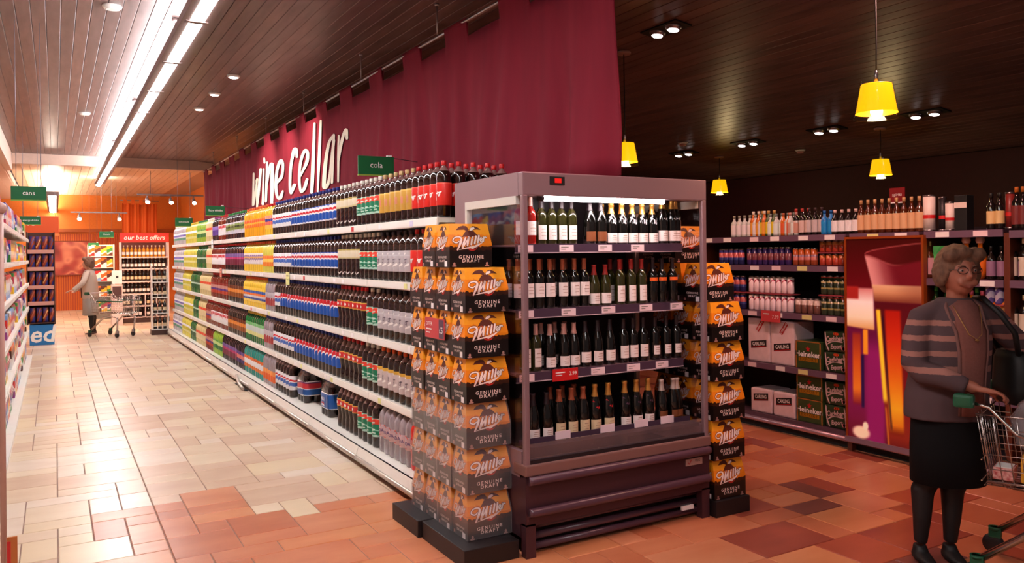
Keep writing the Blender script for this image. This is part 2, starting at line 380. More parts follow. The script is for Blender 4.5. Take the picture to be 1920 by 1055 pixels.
# pendants with amber glass shades
AMB = None
def amber():
    m = bpy.data.materials.new('amber_glass_shade'); m.use_nodes = True; nt = m.node_tree; b = nt.nodes['Principled BSDF']
    b.inputs['Base Color'].default_value = S(240, 170, 20); b.inputs['Roughness'].default_value = .3
    b.inputs['Emission Color'].default_value = S(255, 190, 8); b.inputs['Emission Strength'].default_value = 1.1
    return m
AMB = amber(); CLEAR = glass('clear_glass', (1, .97, .9, 1), .25)
def pendant(x, y, label):
    zc = zceil(x) + .006; t = thing('pendant_lamp', label, 'pendant lamp', (x, y, 2.41), 0, 'amber pendant lamps')
    h = zc - 2.41
    MB().lathe([(.06, h - .025), (.066, h - .012), (.066, h)], 20).build('ceiling_rose', mat('rose_plastic', S(170, 130, 120), .4), t)
    MB().tube([(0, 0, .25), (.004, 0, .45), (0, 0, h - .02)], .0045, 6).build('cord', BLACK, t)
    MB().lathe([(.012, .2), (.012, .27), (.006, .29)], 10).build('lamp_holder', CHROME, t)
    MB().lathe([(.119, .03), (.112, .06), (.088, .20), (.086, .205), (.012, .205)], 28, cap=False).build('shade', AMB, t)
    MB().lathe([(.128, 0), (.120, .03), (.094, .215), (.091, .225)], 28, cap=False).lathe([(.128, 0), (.131, .003), (.127, .006)], 28, cap=False).build('glass_sleeve', CLEAR, t)
    MB().ell((0, 0, .045), (.035, .035, .05)).build('bulb', emit('bulb_glow', (1, .86, .45, 1), 22.), t)
    l = bpy.data.lights.new('pendant_glow', 'POINT'); l.energy = PEND_W; l.color = (1, .75, .4); l.shadow_soft_size = .06
    o = bpy.data.objects.new('pendant_glow', l); COL.objects.link(o); o.parent = t; o.location = (0, 0, -.04)
pendant(4.55, 5.83, 'amber pendant lamp on a long cord beside the maroon banner')
pendant(4.32, 3.08, 'largest amber pendant lamp, nearest the woman with the trolley')
pendant(8.15, 8.3, 'smallest amber pendant lamp, just right of the drinks cooler top')
pendant(8.0, 5.66, 'small amber pendant lamp hanging just below the largest one')
# twin downlights
def downlight(x, y, label, aim, energy, col=(1, .47, .41), cone=95):
    t = thing('twin_downlight', label, 'downlight', (x, y, zceil(x) + .004), 0, 'twin downlights in the plank ceiling'); t.rotation_euler = (0, math.atan(SL) if x > XB else 0, 0)
    MB().box(-.09, -.22, -.012, .09, .22, .0).build('black_tray', BLACK, t)
    for s in (-1, 1):
        c = MB().lathe([(.055, -.04), (.07, -.016), (.07, -.012)], 16).build('lamp_ring', CHROME, t, (0, s * .1, 0))
        MB().ell((0, 0, -.036), (.05, .05, .016), 0, 12, 6).build('lamp_face', emit('halogen_lens', (1, .86, .84, 1), 11.), c)
    l = bpy.data.lights.new('halogen_spot', 'SPOT'); l.energy = energy; l.color = col; l.spot_size = math.radians(cone); l.spot_blend = .7; l.shadow_soft_size = .06
    o = bpy.data.objects.new('halogen_spot', l); COL.objects.link(o)
    p = Vector((x, y, zceil(x) - .1)); o.location = p; o.rotation_euler = (Vector(aim) - p).to_track_quat('-Z', 'Y').to_euler()
downlight(4.42, 5.1, 'twin downlight at the top edge, right of the maroon banner', (5.1, 4.8, .5), SPOT_W * 1.5)
downlight(4.42, 2.9, 'twin downlight above the woman with the trolley', (4.9, 4.6, .4), SPOT_W * 2.3, cone=108)
downlight(7.72, 4.95, 'twin downlight right of the largest pendant lamp', (5.4, 4.6, 1.2), SPOT_W)
downlight(7.72, 6.15, 'twin downlight left of the largest pendant lamp', (6.0, 5.6, 1.0), SPOT_W)
downlight(7.72, 7.35, 'twin downlight right of the smallest pendant lamp', (6.4, 7, .5), SPOT_W * .7)
downlight(7.72, 8.55, 'twin downlight farthest away, left of the smallest pendant lamp', (6.4, 8, .5), SPOT_W * .7)
downlight(3.1, 1.9, 'added twin downlight, out of view, lighting the drinks cooler front', (2.8, 3.7, 1.55), SPOT_W * 2.0, cone=50)  # unseen fitting, added to brighten the cooler fascia and front
for k, (x, y, nm) in enumerate(((7.3, 8.1, 'pinkish smoke detector on the dark plank ceiling'), (8.4, 7.1, 'flat white ceiling disc beside a twin downlight'))):
    t = thing('smoke_detector', nm, 'smoke detector', (x, y, zceil(x) + .005))
    MB().lathe([(.05, -.02), (.07, 0)], 16).build('base', WHITE, t); MB().lathe([(.03, -.045), (.045, -.035), (.05, -.02)], 16).build('sensor_head', mat('pinkish_plastic', S(190, 130, 120), .5), t)
# warm area lamps of the far bakery end: track heads with real spots
def track(x, y, z, n, label, L=1.2, en=60):
    t = thing('track_light', label, 'track light', (x, y, z))
    MB().box(-L / 2, -.02, 0, L / 2, .02, .03).build('track_rail', GREYM, t)
    MB().tube([(-L * .3, 0, .03), (-L * .3, 0, 3.56 - z)], .006, 6).tube([(L * .3, 0, .03), (L * .3, 0, 3.56 - z)], .006, 6).build('hanging_wire', GREYM, t)
    for k in range(n):
        h = MB().tube([(0, 0, 0), (0, 0, -.08)], .012, 8).tube([(0, .05, -.07), (0, -.1, -.16)], [.035, .05], 12).build('lamp_head', GREYM, t, (-L * .35 + k * L * .7 / max(1, n - 1), 0, 0))
        MB().ell((0, -.1, -.16), (.045, .03, .04)).build('lamp_face', emit('track_lens', (1, .85, .7, 1), 30.), h)
        l = bpy.data.lights.new('track_spot', 'SPOT'); l.energy = en; l.color = (1, .6, .34); l.spot_size = math.radians(110); l.spot_blend = .8; l.shadow_soft_size = .08
        o = bpy.data.objects.new('track_spot', l); COL.objects.link(o); o.parent = h; o.location = (0, -.16, -.2); o.rotation_euler = (math.radians(30), 0, 0)
track(1.0, 23.0, 2.75, 2, 'track light with glowing heads above the far chilled stand', 1.3, 110)
track(2.3, 19.6, 3.0, 3, 'track light with two bright lamps left of the maroon banner', 1.4, 110)
track(-1.4, 17.0, 3.1, 2, 'track light at the left edge above the packaged goods', 1.0, 60)
# ================================================================== DRINKS GONDOLA
GX = 2.12; GY0, GY1 = 4.62, 17.8; NB = 10; BW = (GY1 - GY0) / NB
LEV = [1.85, 1.42, .985, .545, .14]
SHELF = mat('shelf_white', S(240, 234, 224), .35, noise=.02); BACKP = mat('gondola_back_panel', S(96, 70, 62), .7)
KICK = mat('brown_kick_plate', S(66, 40, 34), .5); BUMP = mat('metal_bumper_rail', S(206, 196, 186), .3, .7)
sh_me = MB(); sh_me.box(0, .004, -.03, .44, BW - .004, 0); sh_me.box(-.012, .004, -.052, .0, BW - .004, .004); sh_me = sh_me.mesh('shelf', SHELF)
strip_me = MB().box(-.016, .01, -.046, -.012, BW - .01, -.004).mesh('price_strip', mat('price_strip_plastic', S(248, 244, 238), .25))
tick = {c: MB().box(-.019, 0, -.044, -.016, .055, -.006).mesh('price_ticket', m) for c, m in (('w', PAPER), ('y', YELTIC), ('l', mat('lilac_ticket', S(214, 208, 230), .6)), ('r', RED))}
ORD = ['nearest the beer cartons', 'second from the beer cartons', 'third from the beer cartons', 'fourth from the beer cartons', 'fifth from the beer cartons', 'sixth from the beer cartons', 'seventh from the beer cartons', 'eighth from the beer cartons', 'ninth from the beer cartons', 'at the far end']
for b in range(NB):
    t = thing('shelving_bay', 'white steel shelving bay of the long drinks run, ' + ORD[b], 'shelving', (GX, GY0 + b * BW, 0), 0, 'bays of the long drinks shelving')
    MB().box(.44, 0, 0, .48, BW, 2.0).build('back_panel', BACKP, t)
    q = MB(); q.box(-.10, .003, .09, .44, BW - .003, .14); q.prism([(-.12, .075), (-.10, .14), (-.085, .14), (-.10, .075)], BW - .006, 0, Matrix.Translation((0, .003, 0))); q.build('base_deck', SHELF, t)
    MB().box(-.05, 0, 0, -.03, BW, .09).build('kick_plate', KICK, t)
    MB().tube([(-.118, .003, .055), (-.118, BW - .003, .055)], .02, 8).build('bumper_rail', BUMP, t)
    MB().box(.41, .002, 0, .44, .04, 2.0).build('upright', SHELF, t)
    for z in LEV[:4]:
        s = obj('shelf', sh_me, t, (0, 0, z)); obj('price_strip', strip_me, s)
        for k in range(2 if b < 5 else 1): obj('price_ticket', tick[random.choice('wwlywr')], s, (0, .1 + random.random() * (BW - .25), 0))
for (y, z, m, nm) in ((8.35, LEV[1], YELTIC, 'pale yellow promotion card on the second shelf edge'), (12.2, LEV[1], mat('pink_card', S(232, 130, 110), .6), 'small pink promotion card on the second shelf edge'), (12.9, LEV[0], PAPER, 'small white promotion card hanging off the top shelf')):
    t = thing('promotion_card', nm, 'sign', (GX - .022, y, z - .02)); MB().box(-.003, -.07, -.09, 0, .07, .045).build('card', m, t)
    MB().box(-.0036, -.045, .0, -.003, .045, .012).box(-.0036, -.045, -.04, -.003, .03, -.03).build('print', mat('grey_print', S(120, 110, 100), .6), t)
# fallen bumper strip hanging loose
t = thing('loose_trim', 'loose length of kick trim sagging away from the drinks shelving base', 'trim', (1.99, 0, 0))
MB().tube([(0, 10.55, .1), (-.04, 10.2, .05), (-.05, 9.9, .025)], .018, 8).build('rail', BUMP, t)
MB().box(-.03, 9.86, .001, -.0, 10.5, .012).build('seal', DARK, t)

# ---- bottle library
COLA = mat('cola_liquid', S(34, 14, 10), .12, coat=.4); CLR = mat('clear_bottle', S(196, 190, 196), .12, noise=.06, nscale=(40, 40, 12)); 
LIQ = dict(cola=COLA, clear=CLR, lemon=mat('lemon_drink', S(226, 214, 92), .18), lime=mat('lime_drink', S(150, 190, 60), .18), green=mat('green_bottle', S(28, 110, 52), .15), cream=mat('cream_drink', S(226, 206, 150), .2), orange=mat('orange_drink', S(250, 176, 30), .2), yellow=mat('yellow_drink', S(244, 200, 60), .2),
           red=mat('red_drink', S(206, 34, 26), .15), rbrown=mat('red_brown_drink', S(120, 34, 22), .15), teal=mat('teal_bottle', S(40, 140, 130), .15), black=mat('blackcurrant_drink', S(40, 14, 26), .15), pale=mat('pale_drink', S(226, 222, 206), .15), grey=mat('grey_clear', S(172, 160, 166), .06, coat=.6, c2=S(140, 126, 134), nscale=(60, 60, 9)))
CAPS = dict(white=mat('cap_white', S(232, 226, 214), .4), red=mat('cap_red', S(206, 24, 28), .4), blue=mat('cap_blue', S(32, 44, 128), .4), tan=mat('cap_tan', S(196, 166, 116), .4), dark=mat('cap_dark', S(44, 34, 46), .4), orange=mat('cap_orange', S(236, 96, 30), .4), green=mat('cap_green', S(40, 120, 54), .4), yellow=mat('cap_yellow', S(230, 190, 50), .4), purple=mat('cap_purple', S(140, 40, 110), .4))
W = S(240, 238, 240); BL = S(24, 84, 176); RD = S(210, 30, 40)
PET = [(.001, 0), (.038, 0), (.0455, .014), (.0455, .236), (.043, .254), (.035, .273), (.022, .289), (.0135, .298), (.0135, .31)]
CON = [(.001, 0), (.036, 0), (.042, .02), (.0405, .06), (.036, .10), (.044, .15), (.0455, .20), (.043, .228), (.033, .262), (.018, .292), (.0135, .298), (.0135, .31)]
def lab(n, z0, z1, stops, **k):
    z0 += .016; z1 += .028
    return (n, z0, z1, bands('label_' + n, z0, z1, stops, **k))
PROD = {}
def prod(k, desc, liq, cap, label, prof=PET, h=1., mark=None): PROD[k] = dict(desc=desc, liq=LIQ[liq], cap=CAPS[cap], lab=label, prof=prof, h=h, mark=mark)
GLOBE = [(0, BL), (.42, W), (.52, RD), (.72, W), (.82, BL)]
prod('pepsi', 'cola bottle with blue label and red wave', 'cola', 'blue', lab('blue_wave', .055, .175, [(0, W), (.05, BL), (.5, W), (.6, RD), (.74, W), (.9, BL)], wave=.05))
prod('pepsiw', 'cola bottle with white wave label', 'cola', 'blue', lab('white_wave', .055, .175, [(0, W), (.25, S(70, 110, 190)), (.5, W), (.58, RD), (.7, W)], wave=.06))
prod('pepsix', 'cola bottle with round tricolour emblem', 'cola', 'blue', lab('emblem_wave', .06, .175, [(0, BL), (.48, W), (.58, RD), (.86, W), (.95, BL)], wave=.16, freq=60))
prod('creamlab', 'dark cola bottle with cream neck label', 'cola', 'white', lab('cream_neck', .135, .195, [(0, S(214, 200, 150)), (.15, S(226, 216, 190)), (.85, S(180, 160, 80))]), mark='foot')
prod('greenlab', 'dark cola bottle with green and red label', 'cola', 'white', lab('green_red', .06, .175, [(0, S(190, 230, 214)), (.08, S(16, 128, 92)), (.3, S(150, 214, 190)), (.36, S(16, 128, 92)), (.66, S(232, 70, 50)), (.93, S(160, 220, 200))], wave=.04), mark='lines')
prod('gold', 'cola bottle with gold label', 'cola', 'tan', lab('gold', .055, .175, [(0, S(206, 158, 66)), (.92, S(226, 186, 96))]), mark='pinkblot')
prod('redlab', 'cola bottle with bright red label', 'cola', 'red', lab('red', .055, .175, [(0, S(222, 44, 36)), (.95, S(240, 90, 70))]), mark='whiteblot')
prod('silver', 'cola bottle with silver label', 'cola', 'dark', lab('silver', .05, .175, [(0, S(196, 188, 192)), (.75, S(206, 200, 204)), (.8, S(190, 182, 186))]), mark='script')
prod('contour', 'waisted cola bottle with gold and red band', 'cola', 'red', lab('gold_red_band', .15, .195, [(0, S(206, 150, 60)), (.15, S(206, 40, 44)), (.85, S(222, 170, 70))], wave=.0), prof=CON, mark='whitedot')
prod('whitegold', 'cola bottle with gold-topped white label', 'cola', 'orange', lab('white_gold', .05, .175, [(0, S(210, 196, 196)), (.84, S(216, 168, 60))]), mark='script')
prod('clearw', 'clear lemonade bottle with lilac label', 'clear', 'white', lab('lilac', .06, .17, [(0, S(90, 160, 130)), (.3, S(226, 224, 236)), (.5, S(120, 110, 190)), (.75, W)]))
prod('lemon', 'yellow lemonade bottle with pale label', 'lemon', 'yellow', lab('pale_yellow', .06, .17, [(0, S(232, 226, 150)), (.3, S(206, 196, 60)), (.7, W)]))
prod('lime', 'lime drink bottle with green label', 'lime', 'green', lab('lime', .06, .17, [(0, S(30, 120, 60)), (.45, S(206, 226, 150)), (.8, S(90, 160, 60))]))
prod('green', 'green lemonade bottle with dark green label', 'green', 'green', lab('dkgreen', .06, .17, [(0, S(20, 90, 50)), (.5, S(190, 220, 200)), (.7, S(20, 90, 50))]))
prod('cream', 'pale drink bottle with red-topped cream label', 'cream', 'white', lab('cream_red', .06, .17, [(0, S(236, 216, 170)), (.7, S(226, 80, 46))]))
prod('darkpurp', 'dark bottle with purple label', 'black', 'purple', lab('purple', .06, .17, [(0, S(96, 60, 150)), (.6, S(140, 110, 190))]))
prod('whitered', 'dark bottle with white and red label', 'rbrown', 'red', lab('white_red', .05, .18, [(0, W), (.55, S(206, 50, 60)), (.8, W)], wave=.12))
prod('ginger', 'dark bottle with pale green oval label', 'black', 'green', lab('oval_green', .05, .18, [(0, S(214, 208, 222)), (.25, S(130, 150, 70)), (.45, S(40, 40, 30)), (.6, S(130, 150, 70)), (.8, S(214, 208, 222))], wave=.1))
prod('orange', 'bright orange drink bottle with orange label', 'orange', 'orange', lab('orange_blue', .09, .17, [(0, S(240, 120, 40)), (.3, S(250, 190, 60)), (.5, S(236, 90, 40)), (.8, S(240, 140, 50))], wave=.1))
prod('pinkmix', 'pale drink bottle with pink and blue label', 'yellow', 'red', lab('pink_blue', .05, .18, [(0, S(250, 190, 80)), (.3, S(230, 110, 100)), (.55, S(60, 60, 150)), (.75, S(240, 150, 120))]))
prod('yellow', 'yellow drink bottle with violet label', 'yellow', 'orange', lab('white_violet', .07, .18, [(0, S(236, 226, 226)), (.3, S(140, 110, 160)), (.45, S(240, 180, 90)), (.6, S(150, 120, 170)), (.75, S(240, 226, 216))], wave=.1))
prod('yelor', 'yellow drink bottle with orange label', 'lemon', 'orange', lab('orange', .05, .15, [(0, S(240, 130, 40)), (.4, S(250, 200, 90)), (.7, S(240, 120, 40))]))
prod('yelblue', 'yellow drink bottle with blue-banded label', 'yellow', 'orange', lab('blue_bands', .04, .19, [(0, S(250, 220, 110)), (.15, S(50, 80, 160)), (.3, S(220, 214, 220)), (.45, S(240, 120, 40)), (.6, S(50, 90, 170)), (.78, S(244, 200, 60))]))
prod('maroon', 'dark bottle with maroon label', 'black', 'red', lab('maroon', .05, .18, [(0, S(120, 30, 60)), (.5, S(190, 50, 110)), (.7, S(120, 90, 150))]))
prod('redbrown', 'reddish drink bottle with violet label', 'rbrown', 'red', lab('rb', .05, .18, [(0, S(190, 60, 40)), (.3, S(90, 50, 130)), (.5, S(200, 140, 130)), (.8, S(150, 40, 34))]))
prod('darkor', 'dark bottle with orange-brown label', 'cola', 'dark', lab('dkorange', .05, .18, [(0, S(150, 80, 30)), (.4, S(226, 140, 60)), (.7, S(110, 50, 24))]))
prod('greenapple', 'green drink bottle with white label', 'green', 'yellow', lab('apple', .06, .19, [(0, S(226, 226, 150)), (.3, S(210, 220, 216)), (.75, S(120, 190, 120))]))
prod('greyred', 'clear bottle with red label corner', 'grey', 'blue', lab('grey_red', .04, .16, [(0, S(170, 60, 60)), (.4, S(190, 180, 186))], wave=.2))
prod('teal', 'teal bottle with orange and white label', 'teal', 'white', lab('teal_or', .05, .17, [(0, S(230, 120, 50)), (.3, W), (.75, S(226, 110, 50))]))
prod('clearor', 'clear bottle with orange label', 'grey', 'green', lab('clear_or', .03, .13, [(0, S(230, 100, 40)), (.6, S(240, 150, 80))]))
prod('purcap', 'dark bottle with purple cap and pink label', 'black', 'purple', lab('purpink', .05, .17, [(0, S(60, 40, 110)), (.35, S(220, 120, 110)), (.7, S(90, 60, 130))]))
prod('soda', 'clear soda bottle with violet lettering', 'grey', 'dark', lab('soda', .09, .16, [(0, S(210, 176, 176)), (.75, S(200, 170, 176))]), h=1., mark='soda')
prod('redsoda', 'red soda bottle with white lettering', 'red', 'red', lab('redsoda', .09, .16, [(0, S(206, 34, 26)), (.97, S(214, 60, 40))]), mark='redsoda')

def bend(mb, verts, faces, r, zc, m):
    """wrap flat lettering on a bottle, read from -X"""
    vs = [(-r * math.cos(p[0] / r), -r * math.sin(p[0] / r), zc + p[2]) for p in verts]; mb.add(vs, faces, m)
def label_mark(p):
    q = MB(); n, z0, z1, _ = p['lab']; r = .0475; zc = (z0 + z1) / 2; k = p['mark']; I = Matrix.Identity(4)
    def st(pts, wd, m=0):
        t = MB(); t.stroke(pts, wd, I); bend(q, t.v, t.f, r, zc, m)
    if k == 'whiteblot':
        st([(-.03, .03), (-.012, -.035)], [.022, .004]); st([(.0, .012), (.012, -.012), (.022, .01)], .008); st([(-.03, .0), (.03, .012)], .007)
        return q, [INKW]
    if k == 'pinkblot':
        for a in range(4): st([(-.02 + a * .012, -.02), (-.012 + a * .009, .022)], .006)
        return q, [mat('pink_print', S(226, 140, 130), .5)]
    if k == 'script':
        st([(-.03, -.012), (-.026, .014), (-.018, .012), (-.02, -.008), (-.03, -.012)], .004); st([(-.002, .012), (-.012, .004), (-.01, -.01), (.0, -.008)], .0045)
        st([(.01, .016), (.008, -.012)], .0045); st([(.002, .012), (.022, .014)], .004)
        st([(-.03, -.04), (.03, -.02)], [.003, .016], 1); st([(-.03, .035), (.0, .05)], [.004, .012], 1)
        return q, [mat('dark_violet_print', S(60, 40, 66), .5), INKW]
    if k == 'lines':
        st([(-.03, -.012), (.02, -.012)], .008); st([(-.03, -.036), (.024, -.036)], .006); st([(-.022, .03), (.018, .036)], .01)
        return q, [mat('pale_green_print', S(214, 240, 226), .5)]
    if k == 'whitedot':
        st([(-.008, 0), (.008, .0)], .02); return q, [INKW]
    if k == 'foot':
        t = MB(); t.stroke([(-.03, 0), (-.01, .008), (.012, -.004), (.03, .008)], .009, I); bend(q, t.v, t.f, .047, .04, 0); return q, [mat('pale_print', S(206, 196, 190), .5)]
    if k in ('soda', 'redsoda'):
        v, f = text_faces('SODA', .032, bold=.015); bend(q, v, f, r, zc, 0)
        st([(-.02, .034), (.0, .05), (.02, .034)], .006, 1); st([(-.012, -.03), (.012, -.03)], .006, 1)
        return q, [mat('violet_print', S(60, 44, 110), .5) if k == 'soda' else INKW, mat('soft_red_print', S(206, 90, 80), .5)]
    return None, None
BM = {}; NECK = mat('clear_bottle_neck', S(126, 96, 92), .1, coat=.5)
def bottle_meshes(k, detail):
    if (k, detail) in BM: return BM[(k, detail)]
    p = PROD[k]; n, z0, z1, lm = p['lab']; seg = 14 if detail else 9
    lp = [(.0459, z0), (.0466, z0 + .002), (.0466, z1 - .002), (.0459, z1)]; cp = [(.0148, .306), (.0158, .31), (.0158, .33), (.014, .334)]
    if detail:
        nk = len(p['prof']); ml = [0] * (nk - 4) + [1] * 3; r = [MB().lathe(p['prof'], seg, mats=ml).mesh('bottle_body', [p['liq'], NECK if p['liq'] is COLA else p['liq']]), MB().lathe(cp, 10).mesh('cap', p['cap']), MB().lathe(lp, seg, cap=False).mesh('label', lm), None]
        if p['mark']:
            q, ms = label_mark(p)
            if q: r[3] = q.mesh('label_print', ms)
    else:
        nk = len(p['prof']); q = MB().lathe(p['prof'], seg, mats=[0] * (nk - 4) + [3] * 3); q.lathe(lp, seg, 1, cap=False); q.lathe(cp, 6, 2); r = [q.mesh('bottle', [p['liq'], lm, p['cap'], NECK if p['liq'] is COLA else p['liq']])]
    BM[(k, detail)] = r; return r
LNAME = ['top shelf', 'second shelf', 'middle shelf', 'fourth shelf', 'bottom shelf']
BN = {}
for k_ in PROD: BN[k_] = 'cola_bottle' if PROD[k_]['liq'] is COLA else 'soda_bottle' if 'soda' in k_ else 'lemonade_bottle' if 'lemon' in PROD[k_]['desc'] else 'soft_drink_bottle'
BSC = 1.1
def bottle(k, x, y, z, label, group, detail):
    r = bottle_meshes(k, detail); o = obj(BN[k], r[0], None, (x, y, z), random.uniform(-.16, .16)); tag(o, label, 'bottle', group); o.scale = (BSC,) * 3
    if detail:
        obj('cap', r[1], o); l = obj('label', r[2], o)
        if r[3]: obj('label_print', r[3], l)
    return o
PITCH = .104
def row(lv, y0, y1, k, depth=1, x0=None):
    n = max(1, int((y1 - y0 + .02) / PITCH)); x0 = x0 or (GX + .058 if lv < 4 else GX + .03); z = LEV[lv] + .001
    d_ = PROD[k]['desc']; g = d_ + ', front row, ' + LNAME[lv]
    for d in range(depth):
        for i in range(n):
            y = y0 + (i + .5) * (y1 - y0) / n
            lb = '%s, %s from left, %s' % (d_, nth(n - 1 - i), ('' if d == 0 else 'rear row, ') + LNAME[lv])
            bottle(k, x0 + d * .106 + random.uniform(-.002, .002), y + random.uniform(-.001, .001), z, lb, g if d == 0 else g.replace('front', 'back'), y < 9.7 and d == 0)
C = .955   # measured plane to label plane
ROWS = [
 [(4.62, 5.12, 'redlab'), (5.12, 5.76, 'gold'), (5.76, 6.28, 'greenlab'), (6.28, 6.82, 'creamlab'), (6.82, 8.36, 'pepsi'), (8.36, 9.16, 'pepsiw'), (9.16, 9.54, 'pinkmix'), (9.54, 10.7, 'orange'), (10.7, 12.0, 'ginger'), (12.0, 12.6, 'whitered'), (12.6, 13.1, 'darkpurp'), (13.1, 13.75, 'cream'), (13.75, 14.7, 'lime'), (14.7, 16.0, 'lemon'), (16.0, 17.75, 'clearw')],
 [(4.62, 5.16, 'redlab'), (5.16, 5.82, 'silver'), (5.82, 6.22, 'greenlab'), (6.22, 6.8, 'creamlab'), (6.8, 8.36, 'pepsi'), (8.36, 9.16, 'pepsiw'), (9.16, 9.66, 'yelor'), (9.66, 10.75, 'yellow'), (10.75, 12.05, 'maroon'), (12.05, 13.2, 'whitered'), (13.2, 13.7, 'cream'), (13.7, 14.7, 'green'), (14.7, 16.3, 'lemon'), (16.3, 17.75, 'clearw')],
 [(4.62, 5.82, 'silver'), (5.82, 6.08, 'greenlab'), (6.1, 6.82, 'contour'), (6.82, 8.86, 'pepsix'), (8.86, 9.1, 'pepsiw'), (9.1, 9.55, 'greyred'), (9.55, 10.8, 'yelblue'), (10.8, 11.9, 'darkor'), (11.9, 13.3, 'redbrown'), (13.3, 14.4, 'cream'), (14.4, 15.4, 'green'), (15.4, 16.5, 'lemon'), (16.5, 17.75, 'clearw')],
 [(4.62, 5.84, 'whitegold'), (5.84, 6.2, 'greenlab'), (6.2, 6.78, 'contour'), (6.78, 8.3, 'pepsix'), (8.3, 9.2, 'pepsiw'), (9.2, 9.66, 'greyred'), (9.66, 10.7, 'greenapple'), (10.7, 11.9, 'darkor'), (11.9, 13.3, 'whitered'), (13.3, 13.8, 'redbrown'), (13.8, 14.6, 'cream'), (14.6, 15.2, 'green'), (15.2, 16.4, 'lemon'), (16.4, 17.75, 'clearw')],
 [(4.62, 5.12, 'redsoda'), (5.12, 5.74, 'soda'), (5.78, 6.24, 'greenlab'), (6.26, 6.76, 'contour'), (8.3, 9.0, 'pepsiw'), (9.0, 9.6, 'clearor'), (9.6, 10.65, 'teal'), (10.65, 11.15, 'purcap'), (11.15, 12.2, 'maroon'), (12.2, 13.0, 'lime'), (13.0, 13.7, 'redbrown'), (13.7, 14.7, 'cream'), (14.7, 15.3, 'green'), (15.3, 16.4, 'lemon'), (16.4, 17.75, 'clearw')]]
for lv, rr in enumerate(ROWS):
    for (a, b, k) in rr:
        row(lv, a, b, k, 1 if (lv < 3 or a > 8) else 2)
for i in range(16):      # more red-capped bottles deep on the top shelf, above the cooler
    x = 2.29 + (i // 4) * .107; y = 4.68 + (i % 4) * .107
    bottle('redlab', x, y, LEV[0] + .001, 'red-capped cola bottle behind the cooler top, row %s, %s from left' % (nth(i // 4), nth(3 - i % 4)), 'red-capped bottles behind the cooler top', True)
# shrink-wrapped multipacks on the bottom shelf
FILM = glass('shrink_film', (.96, .96, 1, 1), .5, .12, .10, (.9, .9, .95, 1)); PKB = mat('pack_blue', S(20, 84, 160), .3); PKS = mat('pack_silver', S(176, 170, 190), .3)
def multipack(y, label, blue):
    t = thing('bottle_multipack', label, 'multipack', (GX + .11, y, LEV[4] + .002)); r = bottle_meshes('pepsi', False)[0]
    bb = bottle_meshes('pepsi', True)
    for a in range(2):
        for c in range(3):
            o = obj('bottle', bb[0], t, ((a - .5) * .093, (c - 1) * .093, 0)); obj('cap', bb[1], o)
    R = []
    for z in (.07, .09, .2, .215):
        ex = .1 if z in (.09, .2) else .094; ey = ex + .046
        R.append([((ex) * math.copysign(abs(math.cos(a)) ** .45, math.cos(a)), ey * math.copysign(abs(math.sin(a)) ** .45, math.sin(a)), z) for a in [2 * PI * k / 24 for k in range(24)]])
    s = MB().loft(R, 0, cap=False).build('printed_sleeve', bands('pack_print_' + ('b' if blue else 'r'), .07, .215, [(0, W), (.06, S(20, 84, 160)), (.94, W)] if blue else [(0, W), (.06, S(20, 84, 160)), (.45, W), (.5, S(206, 50, 60)), (.85, S(110, 60, 110)), (.94, W)], wave=0 if blue else .05, freq=22), t)
    q = MB()
    if blue:
        put_text(q, 'MAX', faceX(-.1, .02, .155), .045, 0, .002, bold=.02); q.stroke([(-.04, -.02), (0, -.012), (.035, -.022)], .012, faceX(-.1, .02, .135), 1, lift=.002); q.stroke([(-.035, -.036), (0, -.03), (.035, -.036)], .012, faceX(-.1, .02, .135), 0, lift=.002)
    else: q.stroke([(-.12, 0), (-.04, -.006), (.05, .008), (.12, .002)], .006, faceX(-.1, 0, .14), 0, lift=.003)
    q.stroke([(.105, -.06), (.105, .06)], .012, faceX(-.1, 0, .143), 2, lift=.003)
    q.build('print', [INKW, INKR, PKS], s)
    R = [[(c * .093, s_ * .139, z) for c, s_ in [(math.copysign(abs(math.cos(a)) ** .5, math.cos(a)), math.copysign(abs(math.sin(a)) ** .5, math.sin(a))) for a in [2 * PI * k / 20 for k in range(20)]]] for z in (.215, .23)]
    R += [[(p[0] * f, p[1] * f, z) for p in R[0]] for f, z in ((.93, .26), (.7, .3), (.4, .33))]
    MB().loft(R, 0, cap=False).build('shrink_film', FILM, t)
    MB().tube([(0, -.07, .325), (-.02, -.03, .35), (-.02, .03, .35), (0, .07, .325)], .012, 6).build('carry_strap', INKW, t)
multipack(8.05, 'shrink-wrapped six-bottle pack with red and blue sleeve on the bottom shelf', False)
multipack(7.22, 'shrink-wrapped six-bottle pack with plain blue sleeve on the bottom shelf', True)
# ---- hanging aisle signs, seen from the camera end
def sign(x0, x1, y, z0, z1, txt, label, m=GREEN, hang=None, size=.05, top=None):
    t = thing('aisle_sign', label, 'sign', ((x0 + x1) / 2, y, z0)); wd = (x1 - x0) / 2; h = z1 - z0
    MB().cbox(-wd, 0, .0, wd, .015, h, .005).build('board', m, t); MB().box(-wd, -.004, 0, wd, .019, .012).build('edge_strip', mat('yellow_green_edge', S(150, 176, 70), .5) if m is GREEN else INKW, t)
    q = MB(); put_text(q, txt, faceY(0, 0, h * .55), size); q.build('lettering', INKW, t)
    MB().box(wd * .6, -.01, h, wd * .85, .02, h + .012).build('clip', PAPER, t)
    if top: MB().tube([(-wd * .7, .008, h), (-wd * .7, .008, top - z0)], .003, 6).tube([(wd * .7, .008, h), (wd * .7, .008, top - z0)], .003, 6).build('support_wire', GREYM, t)
    if hang: MB().tube([(wd, .008, h - .01), (wd + hang, .008, h - .04)], .003, 6).build('support_wire', BLACK, t)
sign(2.235, 2.56, 6.5, 2.29, 2.46, 'cola', 'green hanging sign reading cola above the top shelf', hang=.33, size=.07)
